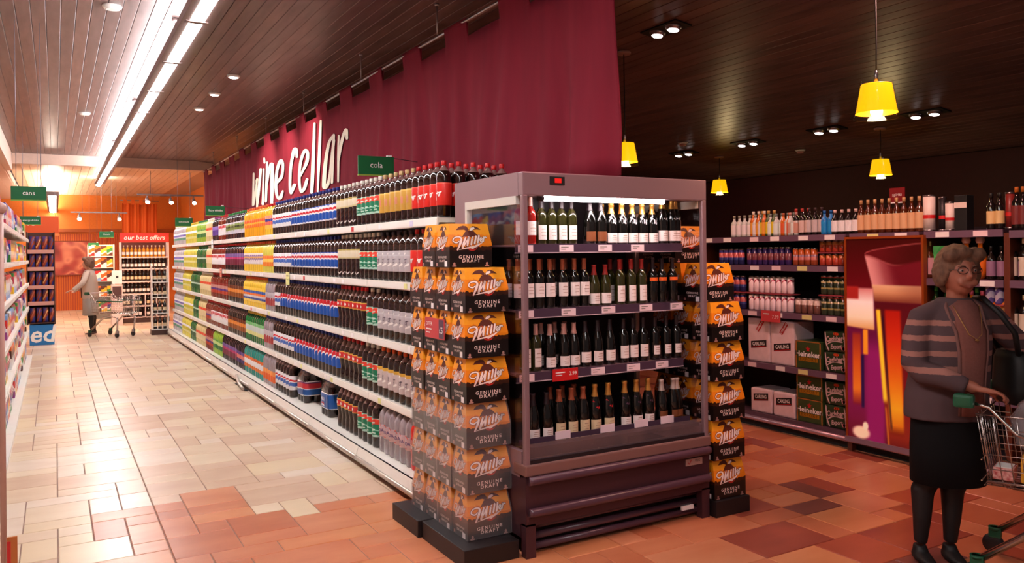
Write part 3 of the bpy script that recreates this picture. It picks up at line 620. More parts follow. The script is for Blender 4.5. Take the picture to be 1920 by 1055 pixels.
sign(1.93, 2.20, 12.4, 2.21, 2.36, 'fizzy drinks', 'green hanging sign reading fizzy drinks in front of the banner', hang=.4, size=.045)
sign(1.90, 2.2, 15.6, 2.16, 2.32, 'lemonade', 'green hanging sign left of the fizzy drinks sign', size=.045, top=3.705)
sign(-.33, -.06, 8.2, 2.12, 2.25, 'cans', 'green hanging sign reading cans at the left edge', size=.055, top=3.705)
sign(-.48, -.19, 15.0, 2.15, 2.29, 'energy drinks', 'small green hanging sign reading energy drinks', size=.04, top=3.705)
sign(.95, 1.27, 22.0, 2.1, 2.25, 'biscuits', 'small distant green sign above the far gift stand', size=.05, top=3.55)
sign(.75, 1.0, 23.5, 1.86, 2.0, 'cakes', 'smallest distant green sign above the far stand', size=.05, top=3.55)

# ================================================================== MAROON BANNER
FAB = mat('maroon_fabric', S(124, 29, 46), .85, noise=.1, nscale=(9, 9, 1.5), bump=.15, spec=.2)
BXX = 2.78; BZ0, BZ1, BBAR = 2.06, 3.30, 3.42
bn = thing('hanging_banner', 'long maroon fabric banner with tabs, lettered wine cellar, above the drinks', 'banner', (BXX, 3.66, 0))
def fold(y, z):
    k = max(.12, min(1, (BZ1 - z) / 1.0)); a = 1 - .8 * max(0., min(1., (y - 7.4) / .7, (14.2 - y) / .7))
    return a * k * 1.5 * (.026 * math.sin(y * 7.3 + 1.5 * math.sin(y * 1.9)) + .014 * math.sin(y * 15.1 + .8) + .008 * math.sin(y * 23 + z * 2) + .02 * math.sin(y * 2.3 - (z - 2) * 1.6))
notch = [(4.08, 4.58), (4.99, 5.50), (5.89, 6.40), (6.81, 7.33), (7.72, 8.26)]
a = 8.66
while a < 17.7: notch.append((a, a + .52)); a += .93
q = MB(); ny, nz, nt_ = 640, 10, 3; Yb0, Yb1 = 0., 14.4; nr = nz + nt_
for i in range(ny + 1):
    y = Yb0 + (Yb1 - Yb0) * i / ny
    for j in range(nr + 1):
        z = BZ0 + (BZ1 - BZ0) * j / nz if j <= nz else BZ1 + (BBAR + .018 - BZ1) * (j - nz) / nt_
        q.v.append((fold(y + 3.66, z) - (.016 * (j - nz) / nt_ if j > nz else 0), y, z))
for i in range(ny):
    ym = 3.66 + Yb0 + (Yb1 - Yb0) * (i + .5) / ny; cut = any(a < ym < b for a, b in notch)
    for j in range(nr):
        if j >= nz and cut: continue
        a = i * (nr + 1) + j; q.f.append([a, a + 1, a + nr + 2, a + nr + 1]); q.m.append(0); q.sm.append(True)
cl = q.build('cloth', FAB, bn); sm = cl.modifiers.new('thickness', 'SOLIDIFY'); sm.thickness = .006
# loops of the tabs, behind and over the bar
p = 3.66
for (a, b) in notch + [(18.06, 18.06)]:
    L = a - p
    if L > .03:
        t = MB(); y0_, y1_ = p - 3.655, a - 3.665
        t.box(.004, y0_, BZ1 - .01, .010, y1_, BBAR + .004); t.box(-.012, y0_, BBAR + .014, .016, y1_, BBAR + .018); t.build('tab', FAB, bn)
    p = b
MB().tube([(0, -.03, BBAR), (0, 14.45, BBAR)], .014, 10).build('hanging_bar', CHROME, bn)
for y in (2.6, 4.5, 6.7, 8.8, 11.0, 13.4):
    MB().tube([(0, y - .2, BBAR + .02), (0, y - .2, ZC + .006)], .005, 6).lathe([(.02, ZC - .02), (.02, ZC + .006)], 8, 0, Matrix.Translation((0, y - .2, 0))).build('chain', CHROME, bn)
# lettering: strokes given in photograph pixels, laid on the cloth plane
def pix_on_x(u, v, X):
    dx = u - 960; dy = -(v - 473.8); x = (dx * math.cos(ROLL) + dy * math.sin(ROLL)) / 1494; y = (-dx * math.sin(ROLL) + dy * math.cos(ROLL)) / 1494
    rx, ry = sY + x * cY, cY - x * sY; t = X / rx; return (ry * t, EYE + y * t)
LET = [  # in zoom pixels of (360,200) at 4.795 px
 [(545, 600), (540, 885)], [(545, 880), (578, 650)], [(570, 660), (580, 900)], [(582, 890), (606, 560)], [(632, 560), (622, 875)], [(638, 465), (640, 500)],
 [(665, 500), (652, 850)], [(660, 690), (690, 545), (712, 520), (712, 620), (708, 870)],
 [(748, 690), (795, 620), (806, 520), (786, 485), (756, 560), (742, 700), (752, 800), (776, 820), (800, 760)],
 [(930, 450), (925, 385), (905, 400), (880, 560), (876, 720), (888, 775), (915, 700)],
 [(965, 620), (1020, 500), (1025, 410), (1000, 400), (965, 500), (952, 650), (968, 755), (1000, 740), (1025, 650)],
 [(1088, 150), (1075, 450), (1062, 770)], [(1146, 125), (1132, 450), (1118, 760)],
 [(1262, 250), (1215, 330), (1185, 500), (1172, 680), (1180, 725), (1215, 640), (1262, 300)], [(1262, 250), (1248, 460), (1240, 680)],
 [(1308, 260), (1304, 450), (1300, 670)], [(1305, 500), (1340, 300), (1375, 205), (1382, 285)]]
q = MB()
for s in LET:
    n = len(s); ww = [(27 if n > 2 else 25) * (.7 if i == 0 else (.8 if i == n - 1 else 1.)) for i in range(n)]
    t = MB(); t.stroke(s, ww, Matrix.Identity(4), 0, 8); o0 = len(q.v)
    for vtx in t.v:
        y_, z_ = pix_on_x(360 + vtx[0] / 4.795, 200 + vtx[2] / 4.795, BXX - .03)
        q.v.append((fold(y_, z_) - .014, y_ - 3.66, z_))
    for f in t.f: q.f.append([i + o0 for i in f]); q.m.append(0); q.sm.append(False)
q.build('lettering', mat('cream_paint_lettering', S(246, 234, 214), .7), bn)
# ================================================================== BEER CARTONS
CW, CDp, CH = .262, .182, .238          # width (X), depth (Y), height
CARD_SIDE = bands('carton_print', 0, CH, [(0, S(24, 14, 12)), (.44, S(60, 28, 14)), (.53, S(242, 136, 22)), (.8, S(250, 164, 36))], noise=.12, rough=.3)
q = MB()
q.frustum(-CW / 2, -CDp / 2, CW / 2, CDp / 2, 0, -CW / 2, -CDp / 2, CW / 2, CDp / 2, .125)
q.frustum(-CW / 2, -CDp / 2, CW / 2, CDp / 2, .125, -CW / 2 + .012, -CDp / 2 + .03, CW / 2 - .012, CDp / 2 - .03, CH)
carton_me = q.mesh('carton_body', CARD_SIDE)
EAG = mat('eagle_brown', S(92, 38, 22), .4); SEAL = mat('seal_red', S(186, 40, 26), .4); LET_O = mat('logo_outline', S(110, 30, 20), .4)
def miller(mb, Mf, w, h, full=True):
    """printed face; coordinates from 0..725 x 0..805, z down"""
    fx = lambda x: ((x - 115) / 725 - .5) * w; fz = lambda y: (1 - (y - 105) / 805) * h
    P = lambda pts: [(fx(x), fz(y)) for x, y in pts]; k = w / 725
    def pl(pts, m, lift): mb.add([(a, lift, b) for a, b in P(pts)], [list(range(len(pts)))], m, False, Mf)
    pl([(500 + 120 * math.cos(a), 430 + 185 * math.sin(a)) for a in [2 * PI * i / 18 for i in range(18)]], 1, .0008)
    pl([(330, 350), (400, 240), (470, 215), (560, 235), (650, 350), (560, 330), (470, 350), (400, 330)], 0, .0011)
    pl([(230, 212), (290, 150), (370, 128), (430, 138), (470, 200), (440, 238), (380, 205), (300, 208)], 0, .0012)
    pl([(475, 200), (540, 135), (600, 140), (650, 165), (695, 208), (620, 198), (560, 205), (510, 240)], 0, .0012)
    pl([(485, 200), (510, 165), (570, 155), (585, 180), (530, 215), (490, 222)], 3, .0015)
    strokes = [([(275, 425), (225, 455), (165, 420), (195, 360), (280, 345), (315, 385), (290, 470), (240, 590)], [14, 18, 20, 18, 22, 34, 38, 20]),
               ([(330, 545), (352, 460), (390, 360)], [34, 34, 26]), ([(352, 520), (400, 430), (450, 350)], [16, 16, 20]), ([(450, 350), (425, 430), (412, 505)], [30, 36, 30]),
               ([(505, 385), (478, 488)], [30, 28]), ([(520, 352), (528, 345)], 24), ([(585, 330), (540, 472)], [28, 28]), ([(640, 318), (598, 455)], [28, 28]),
               ([(650, 420), (688, 380), (670, 360), (645, 400), (660, 440), (695, 415)], 17), ([(722, 350), (700, 425)], 26), ([(716, 380), (745, 348), (768, 355)], [18, 22, 20])]
    for lift, m, gr in ((.0017, 2, 14), (.0022, 3, 0)):
        for pts, wd in strokes:
            ww = [x * 1.05 * k + gr * k for x in (wd if isinstance(wd, list) else [wd] * len(pts))]
            mb.stroke(P(pts), ww, Mf, m, 4, lift + (.0003 if gr == 0 else 0))
    pl([(235, 596), (380, 548), (540, 510), (700, 440), (600, 520), (500, 580), (470, 560), (360, 575)], 3, .0024)
    put_text(mb, 'GENUINE', Mf @ Matrix.Translation((0, 0, fz(730))), 72 * k, 3, .0015, sx=1.15, space=1.35, bold=.01)
    put_text(mb, 'DRAFT', Mf @ Matrix.Translation((0, 0, fz(800))), 72 * k, 3, .0015, sx=1.15, space=1.35, bold=.01)
    if full:
        for x in (185, 755):
            mb.stroke(P([(x, 850), (x, 862)]), 40 * k, Mf, 4, 2, .0015); mb.stroke(P([(x - 30, 895), (x + 30, 895)]), 20 * k, Mf, 4, 2, .0015)
    else:
        pl([(600, 800), (740, 800), (740, 905), (600, 905)], 5, .0015); pl([(160, 840), (230, 840), (230, 895), (160, 895)], 4, .0015)
PRM = [EAG, SEAL, LET_O, mat('logo_white', S(250, 226, 216), .4), mat('small_mark', S(190, 140, 130), .5), PAPER]
lean = math.atan2(.03, CH - .125)
def lean_face(base, axis):
    """the face stands straight to .125 then leans back: fold the flat print with it"""
    t = MB(); miller(t, Matrix.Identity(4), base[0], CH - .006, base[2])
    out = MB(); k = base[3] / (CH - .125)
    for (x, l, z) in t.v:
        z += .002; back = max(0, z - .125) * k; tap = 1 - max(0, z - .125) * base[4]
        d = base[1] - back + l
        out.v.append((x * tap, -d, z) if axis == 'y' else (-d, -x * tap, z))
    out.f = t.f; out.m = t.m; out.sm = t.sm
    return out.mesh('printed_logo', PRM)
front_me = lean_face((CW * .98, CDp / 2, True, .03, .8), 'y')
side_me = lean_face((CDp * .96, CW / 2, False, .012, 2.6), 'x')
BARM = mat('carton_plinth', S(26, 18, 20), .5)
def carton(x, y, z, label, group, front, side=True, film=False):
    o = obj('beer_carton', carton_me, None, (x + random.uniform(-.004, .004), y, z), random.uniform(-.012, .012)); tag(o, label, 'carton', group)
    if front: obj('front_print', front_me, o)
    if side: obj('side_print', side_me, o)
    MB_H = HANDLE
    obj('carry_handle', MB_H, o)
    if film: obj('shrink_film', FILM_ME, o)
HANDLE = MB().box(-.05, -.012, CH - .001, .05, .012, CH + .001).mesh('carry_handle', BLACK)
q = MB(); e = .0045
q.frustum(-CW / 2 - e, -CDp / 2 - e, CW / 2 + e, CDp / 2 + e, .002, -CW / 2 - e, -CDp / 2 - e, CW / 2 + e, CDp / 2 + e, .127)
q.frustum(-CW / 2 - e, -CDp / 2 - e, CW / 2 + e, CDp / 2 + e, .127, -CW / 2 + .011 - e, -CDp / 2 + .028 - e, CW / 2 - .011 + e, CDp / 2 - .028 + e, CH - .002)
FILM_ME = q.mesh('shrink_film', glass('wrap_film', (.97, .97, .98, 1), .9, .22, .09, (.85, .82, .85, 1)))
LX, LY = 2.005, 3.862
ROWN = ['bottom layer', 'second layer from the floor', 'third layer from the floor', 'fourth layer from the floor', 'fifth layer from the floor', 'sixth layer from the floor', 'top layer']
for lv in range(7):
    z = .099 + lv * (CH + .003)
    n = 4 if lv < 6 else 2; y0 = LY if lv < 6 else LY + .145
    for k in range(n):
        carton(LX if lv < 6 else LX - .02, y0 + k * (CDp + .003), z, ('front-facing orange beer carton' if k == 0 else 'orange beer carton, %s from the front' % nth(k)) + ', left stack, ' + ROWN[lv], 'left stack of beer cartons, ' + ROWN[lv], k == 0, True, lv < 3)
t = thing('carton_plinth', 'low black plinth in two sections under the left beer cartons', 'plinth', (0, 0, 0))
MB().cbox(1.80, 3.66, 0, 2.125, 4.2, .098, .004).build('plinth_section', BARM, t); MB().cbox(1.78, 4.215, 0, 2.10, 4.61, .098, .004).build('plinth_section', BARM, t)
RX, RY = 3.595, 3.69
for lv in range(7):
    z = .099 + lv * (CH + .003); n = 3 if lv < 6 else 2
    y0 = RY if lv < 5 else (RY + .06 if lv == 5 else RY + .36); x = RX if lv < 5 else (RX - .02 if lv == 5 else RX + .03)
    for k in range(n):
        carton(x, y0 + k * (CDp + .003), z, ('front-facing orange beer carton' if k == 0 else 'orange beer carton, %s from the front' % nth(k)) + ', right stack, ' + ROWN[lv], 'right stack of beer cartons, ' + ROWN[lv], k == 0, True, False)
t = thing('carton_plinth', 'black plinth under the right beer cartons', 'plinth', (0, 0, 0)); MB().cbox(3.458, 3.575, 0, 3.74, 4.4, .098, .004).build('plinth_block', BARM, t)
# promotion card on the left stack
t = thing('promotion_card', 'red promotion card stuck across the left beer cartons', 'sign', (1.868, 4.15, 1.20))
MB().box(-.006, -.14, -.06, -.002, .12, .055).build('card', mat('red_promotion', S(206, 70, 74), .5), t)
q = MB(); M = faceX(-.006, 0, 0)
put_text(q, 'OFFER', M @ Matrix.Translation((-.06, 0, .02)), .03, 0, .001); q.stroke([(-.1, -.01), (-.03, -.01)], .008, M, 0, 2, .001); q.stroke([(-.1, -.03), (-.05, -.03)], .006, M, 0, 2, .001)
q.add([(.07, .0008, -.055), (.135, .0008, -.055), (.135, .0008, .05), (.07, .0008, .05)], [(0, 1, 2, 3)], 1, False, M); put_text(q, '£5', M @ Matrix.Translation((.1, 0, -.01)), .05, 0, .0014)
q.build('print', [INKW, mat('price_block', S(96, 70, 90), .5)], t)

# ================================================================== OPEN DRINKS COOLER
FX0, FX1, FY0, FY1, FH = 2.145, 3.445, 3.62, 4.44, 2.05
CGREY = mat('cooler_grey_metal', S(152, 122, 128), .4, .35); CLG = mat('cooler_light_trim', S(206, 200, 192), .4); CDK = mat('cooler_inside', S(30, 18, 24), .5); CPL = mat('cooler_plum_panel', S(76, 46, 54), .38, .3)
GLS = glass('cooler_glass', (.93, .9, .92, 1), .5)
f = thing('drinks_cooler', 'open-fronted grey drinks cooler at the end of the drinks run', 'cooler', (FX0, FY0, 0)); Wd = FX1 - FX0; Dp = FY1 - FY0
MB().cbox(0, 0, 1.925, Wd, .05, FH, .006).build('canopy_fascia', CGREY, f)
MB().box(0, .05, FH - .03, Wd, Dp, FH).build('top_panel', CGREY, f)
MB().box(.03, .05, 1.93, Wd - .03, .30, 1.955).build('canopy_soffit', mat('soffit_plum', S(70, 36, 44), .5), f)
lt = MB().tube([(.17, .07, 1.915), (Wd - .28, .07, 1.915)], .014, 10).build('light_tube', emit('cooler_tube', (1, .86, .84, 1), COOL_E), f)
MB().tube([(.14, .07, 1.915), (.17, .07, 1.915)], .017, 8).tube([(Wd - .28, .07, 1.915), (Wd - .25, .07, 1.915)], .017, 8).build('tube_holder', CDK, f)
MB().box(.02, Dp - .06, .12, Wd - .02, Dp, FH - .03).build('back_wall', CDK, f)
for s, nm in ((0, 'left'), (1, 'right')):
    x0, x1 = (0, .03) if s == 0 else (Wd - .03, Wd)
    q = MB(); q.box(x0, Dp - .14, .42, x1, Dp, FH - .03); q.box(x0, .05, 1.925, x1, Dp - .14, FH - .03, 0); q.box(x0, 0.04, .42, x1, Dp - .14, .56)
    fr = q.build('side_frame', CGREY, f)
    MB().box(x0 - .002 * (1 - s), .07, 1.88, x1, Dp - .14, 1.925).box(x0 - .002 * (1 - s), Dp - .165, .56, x1, Dp - .14, 1.88).build('window_trim', CLG, fr)
    MB().box((x0 + x1) / 2 - .003, .03, .56, (x0 + x1) / 2 + .003, Dp - .165, 1.88).build('side_glass', GLS, fr)
    px = .0 if s == 0 else Wd - .032
    MB().cbox(px, 0, .42, px + .032, .032, 1.93, .008).build('front_post', CGREY, f)
TKS = {0: [.02, .29, .56, .8], 1: [.02, .30, .58, .86, 1.10], 2: [.02, .50, .76, .98], 3: [.24, .55, .80, 1.0]}
for i, z in enumerate((1.665, 1.305, .955)):
    s = MB().box(.035, .15, z - .012, Wd - .07, Dp - .06, z).build('shelf', CGREY, f)
    MB().box(.035, .142, z - .045, Wd - .07, .15, z + .002).build('price_strip', mat('plum_strip', S(72, 52, 70), .35), s)
    MB().box(.035, .140, z - .049, Wd - .07, .152, z - .044).build('strip_edge', mat('strip_edge', S(200, 176, 184), .35), s)
    for x in TKS[i]: MB().box(x + .03, .137, z - .042, x + .125, .142, z - .004).box(x + .04, .1365, z - .018, x + .09, .137, z - .014, 1).box(x + .04, .1365, z - .03, x + .07, .137, z - .026, 1).build('price_ticket', [mat('pinkish_ticket', S(240, 214, 220), .6), mat('grey_print', S(120, 110, 100), .6)], s)
MB().box(.03, .05, .55, Wd - .03, Dp - .06, .57).build('deck', CDK, f)
for x in TKS[3]: MB().box(x + .03, .122, .574, x + .13, .127, .618).build('price_ticket', mat('pinkish_ticket', S(240, 214, 220), .6), f)
MB().box(.035, .127, .565, Wd - .035, .132, .60).build('deck_strip', mat('plum_strip', S(72, 52, 70), .35), f)
MB().box(.03, .012, .505, Wd - .03, .022, .60).build('front_glass', glass('lip_glass', (.86, .78, .8, 1), .6, .1, .12, (.6, .45, .48, 1)), f)
MB().box(.02, .004, .495, Wd - .02, .04, .515).build('glass_rail', CDK, f)
MB().cbox(-.006, -.012, .435, Wd + .006, .12, .495, .008).build('sill_bar', mat('sill_pinkish_metal', S(150, 112, 106), .38, .4), f)
MB().box(.0, .0, .17, Wd, .06, .435).build('front_panel', CPL, f)
MB().box(.0, .06, .1, .03, Dp, .42).box(Wd - .03, .06, .1, Wd, Dp, .42).build('lower_side', CPL, f)
for z in (.412, .245): MB().tube([(.012, -.012, z), (.03, -.018, z), (Wd - .03, -.018, z), (Wd - .012, -.012, z)], .024, 12).build('bumper', mat('plum_bumper', S(84, 56, 68), .28), f)
MB().box(0, .0, 0, .06, .05, .18).build('leg', CPL, f); MB().box(Wd - .06, 0, 0, Wd, .05, .18).build('leg', CPL, f)
MB().box(.06, .12, .0, Wd - .06, .14, .18).build('plinth_recess', BLACK, f)
for z, r in ((.145, .012), (.095, .02), (.04, .02)): MB().tube([(.06, .06, z), (Wd - .06, .06, z)], r, 10).build('grille_bar', mat('plum_bumper', S(84, 56, 68), .28), f)
MB().box(Wd - .19, .03, .06, Wd - .10, .045, .085).build('rating_plate', PAPER, f)
t = MB().box(.17, -.004, 1.985, .265, .002, 2.03).build('temperature_display', DARK, f); MB().box(.2, -.006, 1.995, .242, -.004, 2.02).build('red_digits', emit('red_led', S(200, 20, 16), .6), t)
t = MB().box(Wd - .19, -.006, .335, Wd - .06, .0, .375).build('sticker', mat('sticker', S(190, 150, 140), .5), f)
q = MB(); q.stroke([(-.05, .0), (-.042, -.01), (-.026, .012)], .006, faceY(Wd - .125, -.007, .355), 0, 2, .0006); put_text(q, 'VRG', faceY(Wd - .1, -.007, .36), .022, 1, .0006); q.build('sticker_print', [INKR, INKK], t)
t = thing('promotion_card', 'red promotion card clipped to the lowest cooler shelf edge', 'sign', (FX0 + .26, FY0 + .135, .93))
MB().box(0, -.006, -.032, .17, -.001, .035).build('card', RED, t); q = MB(); M = faceY(0, -.006, 0); q.stroke([(.02, .015), (.08, .015)], .006, M, 0, 2, .001); q.stroke([(.02, .0), (.06, .0)], .005, M, 0, 2, .001); put_text(q, '2.99', M @ Matrix.Translation((.135, 0, .005)), .03, 0, .001); q.build('print', [INKW], t)

# ---- wine bottles
GL_D = mat('dark_wine_glass', S(14, 12, 10), .08, coat=.5); GL_G = mat('olive_wine_glass', S(44, 42, 14), .08, coat=.5); GL_R = mat('rose_wine', S(150, 26, 20), .1, coat=.5)
BDX = [(.001, 0), (.035, 0), (.0375, .006), (.0375, .185), (.034, .205), (.018, .228), (.0145, .24), (.0142, .298), (.0155, .3), (.0155, .308)]
BUR = [(.001, 0), (.038, 0), (.041, .006), (.041, .15), (.036, .185), (.02, .235), (.0145, .262), (.0142, .296), (.0155, .3), (.0155, .308)]
CHA = [(.001, 0), (.040, 0), (.044, .006), (.044, .155), (.038, .195), (.023, .24), (.0165, .27), (.016, .3), (.0185, .303), (.0185, .318), (.015, .322)]
LC = dict(white=mat('white_wine_label', S(240, 226, 222), .55, noise=.03), cream=mat('cream_wine_label', S(226, 200, 160), .55, noise=.05), brown=mat('brown_wine_label', S(130, 70, 34), .55), orange=mat('orange_neck_label', S(232, 96, 24), .5))
CC = dict(gold=mat('gold_foil', S(220, 160, 80), .3, .6), copper=mat('copper_foil', S(160, 84, 56), .4, .3), dark=mat('dark_foil', S(34, 22, 28), .35), red=mat('red_foil', S(150, 34, 30), .4), pink=mat('pinkish_foil', S(190, 140, 130), .4), silver=mat('pale_foil', S(210, 190, 180), .35, .4))
WM = {}
def wine_mesh(kind):
    if kind in WM: return WM[kind]
    shape, gl, cap, lb, z0, z1, ang, h, extra = WINES[kind]
    prof = [(r, z * h) for r, z in shape]; rl = prof[3][0] + .0006
    body = MB().lathe(prof, 16).mesh('wine_bottle', gl)
    zn = prof[-1][1]; top = [(r + .0008, z) for r, z in prof if z > zn * (.76 if shape is not CHA else .70)]; foil = MB().lathe([(top[0][0] + .0004, top[0][1] - .004)] + top, 14).mesh('foil_capsule', CC[cap])
    parts = [('foil_capsule', foil)]
    def patch(r0, a, b, half, m, name, c=-PI / 2):
        t = MB(); n = 10
        for i in range(n + 1):
            an = c - half + 2 * half * i / n
            for z in (a, b):
                rr = r0(z) if callable(r0) else r0
                t.v.append((rr * math.cos(an), rr * math.sin(an), z))
        for i in range(n): t.f.append([2 * i, 2 * i + 2, 2 * i + 3, 2 * i + 1]); t.m.append(0); t.sm.append(True)
        return (name, t.mesh(name, m))
    if lb: parts.append(patch(rl, z0, z1, ang, LC[lb], 'label'))
    if lb in ('white', 'cream'):
        t = MB(); zc = (z0 + z1) / 2
        for i, (dz, wl, th) in enumerate((((z1 - z0) * .22, .02, .004), (0, .03, .003), (-(z1 - z0) * .22, .024, .0025))):
            s = MB().stroke([(-wl / 2 - .004, 0), (0, .001), (wl / 2 + .004, 0)], th, Matrix.Identity(4))
            t.add([((rl + .0006) * math.sin(p[0] / rl), -(rl + .0006) * math.cos(p[0] / rl), zc + dz + p[2]) for p in s.v], s.f, 0)
        parts.append(('label_print', t.mesh('label_print', mat('tan_print', S(170, 130, 110), .5))))
    if extra == 'collar':
        parts.append(('neck_label', MB().lathe([(.0265, .222 * h), (.0225, .245 * h)], 14, cap=False).mesh('neck_label', LC['white'])))
    if extra in ('redribbon', 'plumribbon', 'whiteribbon'):
        m = {'redribbon': INKR, 'plumribbon': mat('plum_ribbon', S(80, 50, 70), .4), 'whiteribbon': mat('pale_ribbon', S(210, 196, 200), .4)}[extra]
        t = MB(); I = Matrix.Identity(4); s = MB().stroke([(-.03, .012), (0, -.008), (.034, .006)], .012, I); s.stroke([(0, -.006), (.004, -.03)], .012, I); s.stroke([(-.006, -.006), (-.01, -.026)], .01, I)
        zc = .195 * h
        for x, l, z in s.v:
            zz = zc + z; r = .0445 if zz < .155 * h else .0445 - (zz - .155 * h) * .2; t.v.append((r * math.sin(x / r), -r * math.cos(x / r), zz))
        t.f = s.f; t.m = s.m; t.sm = s.sm; parts.append(('ribbon', t.mesh('ribbon', m)))
    if extra == 'orangeneck': parts.append(patch(.0378, .155, .18, 1.2, LC['orange'], 'neck_label'))
    WM[kind] = (body, parts); return WM[kind]
WINES = {
 'rosetall': (BDX, GL_R, 'pink', 'white', .06, .15, 1.25, 1.05, None), 'whitewine': (BDX, GL_G, 'dark', 'white', .03, .125, .95, 1.0, None), 'brandy': (CHA, GL_D, 'dark', 'brown', .02, .085, 1.1, .95, 'collar'),
 'champ_s': (CHA, GL_D, 'gold', 'white', .01, .075, 1.2, .88, 'whiteribbon'), 'champ_t': (CHA, GL_D, 'gold', 'white', .02, .095, 1.2, 1.06, 'whiteribbon'), 'plain': (BDX, GL_D, 'copper', None, 0, 0, 0, 1.05, None),
 'redwine': (BDX, GL_D, 'copper', 'white', .075, .165, 1.25, 1.05, None), 'lowlabel': (BUR, GL_G, 'red', 'white', .015, .085, 1.25, .9, None), 'tallwhite': (BDX, GL_G, 'red', 'white', .02, .13, .95, 1.02, None), 'orangeneck': (BDX, GL_D, 'dark', None, 0, 0, 0, 1.02, 'orangeneck'),
 'longlabel': (BDX, GL_G, 'pink', 'white', .03, .15, .7, 1.0, None), 'redlow': (BUR, GL_D, 'pink', 'white', .02, .085, 1.15, .98, None), 'burgundy': (BUR, GL_D, 'dark', 'white', .03, .1, 1.2, 1., None), 'burgundy_w': (BDX, GL_D, 'dark', 'white', .035, .12, 1.15, 1., None), 'smalllab': (BDX, GL_D, 'dark', 'white', .04, .105, .85, 1.0, None),
 'darkcava': (CHA, GL_D, 'dark', 'white', .015, .075, 1.05, .95, None), 'coppercava': (CHA, GL_D, 'copper', 'cream', .01, .095, 1.0, .98, 'collar'), 'goldcava': (CHA, GL_D, 'gold', 'cream', .01, .085, 1.2, 1.0, 'redribbon'), 'goldplum': (CHA, GL_D, 'gold', 'white', .015, .075, 1.2, 1.0, 'plumribbon'), 'ovalbrown': (CHA, GL_D, 'silver', 'brown', .03, .08, .9, .94, None)}
WDESC = {'rosetall': 'tall rose wine bottle with pale capsule', 'whitewine': 'white wine bottle with upright white label', 'brandy': 'dark sparkling bottle with white collar', 'champ_s': 'short sparkling wine bottle with gold foil', 'champ_t': 'taller sparkling wine bottle with gold foil', 'plain': 'plain dark wine bottle without label', 'redwine': 'copper-capped red wine bottle with white label', 'lowlabel': 'sloping white wine bottle with low white label', 'tallwhite': 'red-capped white wine bottle with tall label', 'orangeneck': 'dark bottle with orange shoulder label', 'longlabel': 'white wine bottle with long narrow label', 'redlow': 'pale-capped dark wine bottle with low label', 'burgundy': 'dark sloping wine bottle with wide white label', 'burgundy_w': 'dark wine bottle with tall white label', 'smalllab': 'dark wine bottle with small square label', 'darkcava': 'dark-capped sparkling bottle with white label', 'coppercava': 'copper-foiled sparkling bottle with cream label', 'goldcava': 'sparkling bottle with gold foil and red ribbon', 'goldplum': 'sparkling bottle with gold foil and plum ribbon', 'ovalbrown': 'dark sparkling bottle with brown oval label'}
CSH = ['top cooler shelf', 'second cooler shelf', 'third cooler shelf', 'cooler deck']
WSC = .86
def wine(kind, x, y, z, label, group):
    b, parts = wine_mesh(kind); o = obj('wine_bottle', b, None, (x, y, z)); tag(o, label, 'bottle', group); o.scale = (WSC,) * 3
    for n, m in parts: obj(n, m, o)
def pix_on_y(u, Y):
    x = (u - 960) / 1494; return (sY + x * cY) * Y / (cY - x * sY)
CONT = [(1.666, [('rosetall', (975, 990)), ('whitewine', (1012, 1031, 1049, 1068)), ('brandy', (1106, 1124)), ('champ_s', (1141, 1156, 1171, 1186, 1200)), ('champ_t', (1214, 1230, 1249, 1268)), ('plain', (1287, 1300, 1313))]),
        (1.306, [('redwine', (968, 986, 1005, 1030, 1054, 1076, 1094)), ('lowlabel', (1113, 1134)), ('tallwhite', (1161, 1182, 1202)), ('orangeneck', (1223, 1240, 1260))]),
        (.956, [('longlabel', (983, 1002)), ('redlow', (1029, 1055, 1074)), ('burgundy', (1095, 1118, 1141)), ('burgundy_w', (1167, 1185, 1204)), ('smalllab', (1226, 1247, 1275))]),
        (.571, [('darkcava', (996, 1021)), ('coppercava', (1045, 1068, 1090)), ('goldcava', (1112, 1137)), ('goldplum', (1168, 1190, 1212)), ('ovalbrown', (1237, 1259, 1283))])]
for r, (z, lst) in enumerate(CONT):
    px = -9; sg = 0
    for kind, us in lst:
        for i, u in enumerate(us):
            x = pix_on_y(u, FY0 + .195); x = min(max(x, FX0 + .078), FX1 - .08)
            need = .078 if WINES[kind][0] is CHA else .069
            if x - px < need: x = min(px + need, FX1 - .08)
            px = x; first = 'left-hand' if i == 0 else 'right-hand' if len(us) == 2 else nth(i) + ' from left'
            wine(kind, x, FY0 + .195, z, WDESC[kind] + ', ' + first + ', ' + CSH[r], WDESC[kind] + ', ' + CSH[r])
            if kind in ('whitewine', 'redwine', 'champ_s', 'champ_t', 'tallwhite', 'redlow', 'coppercava'):
                wine(kind, x, FY0 + .29, z, WDESC[kind] + ', back row ' + first + ', ' + CSH[r], WDESC[kind] + ', back row, ' + CSH[r])
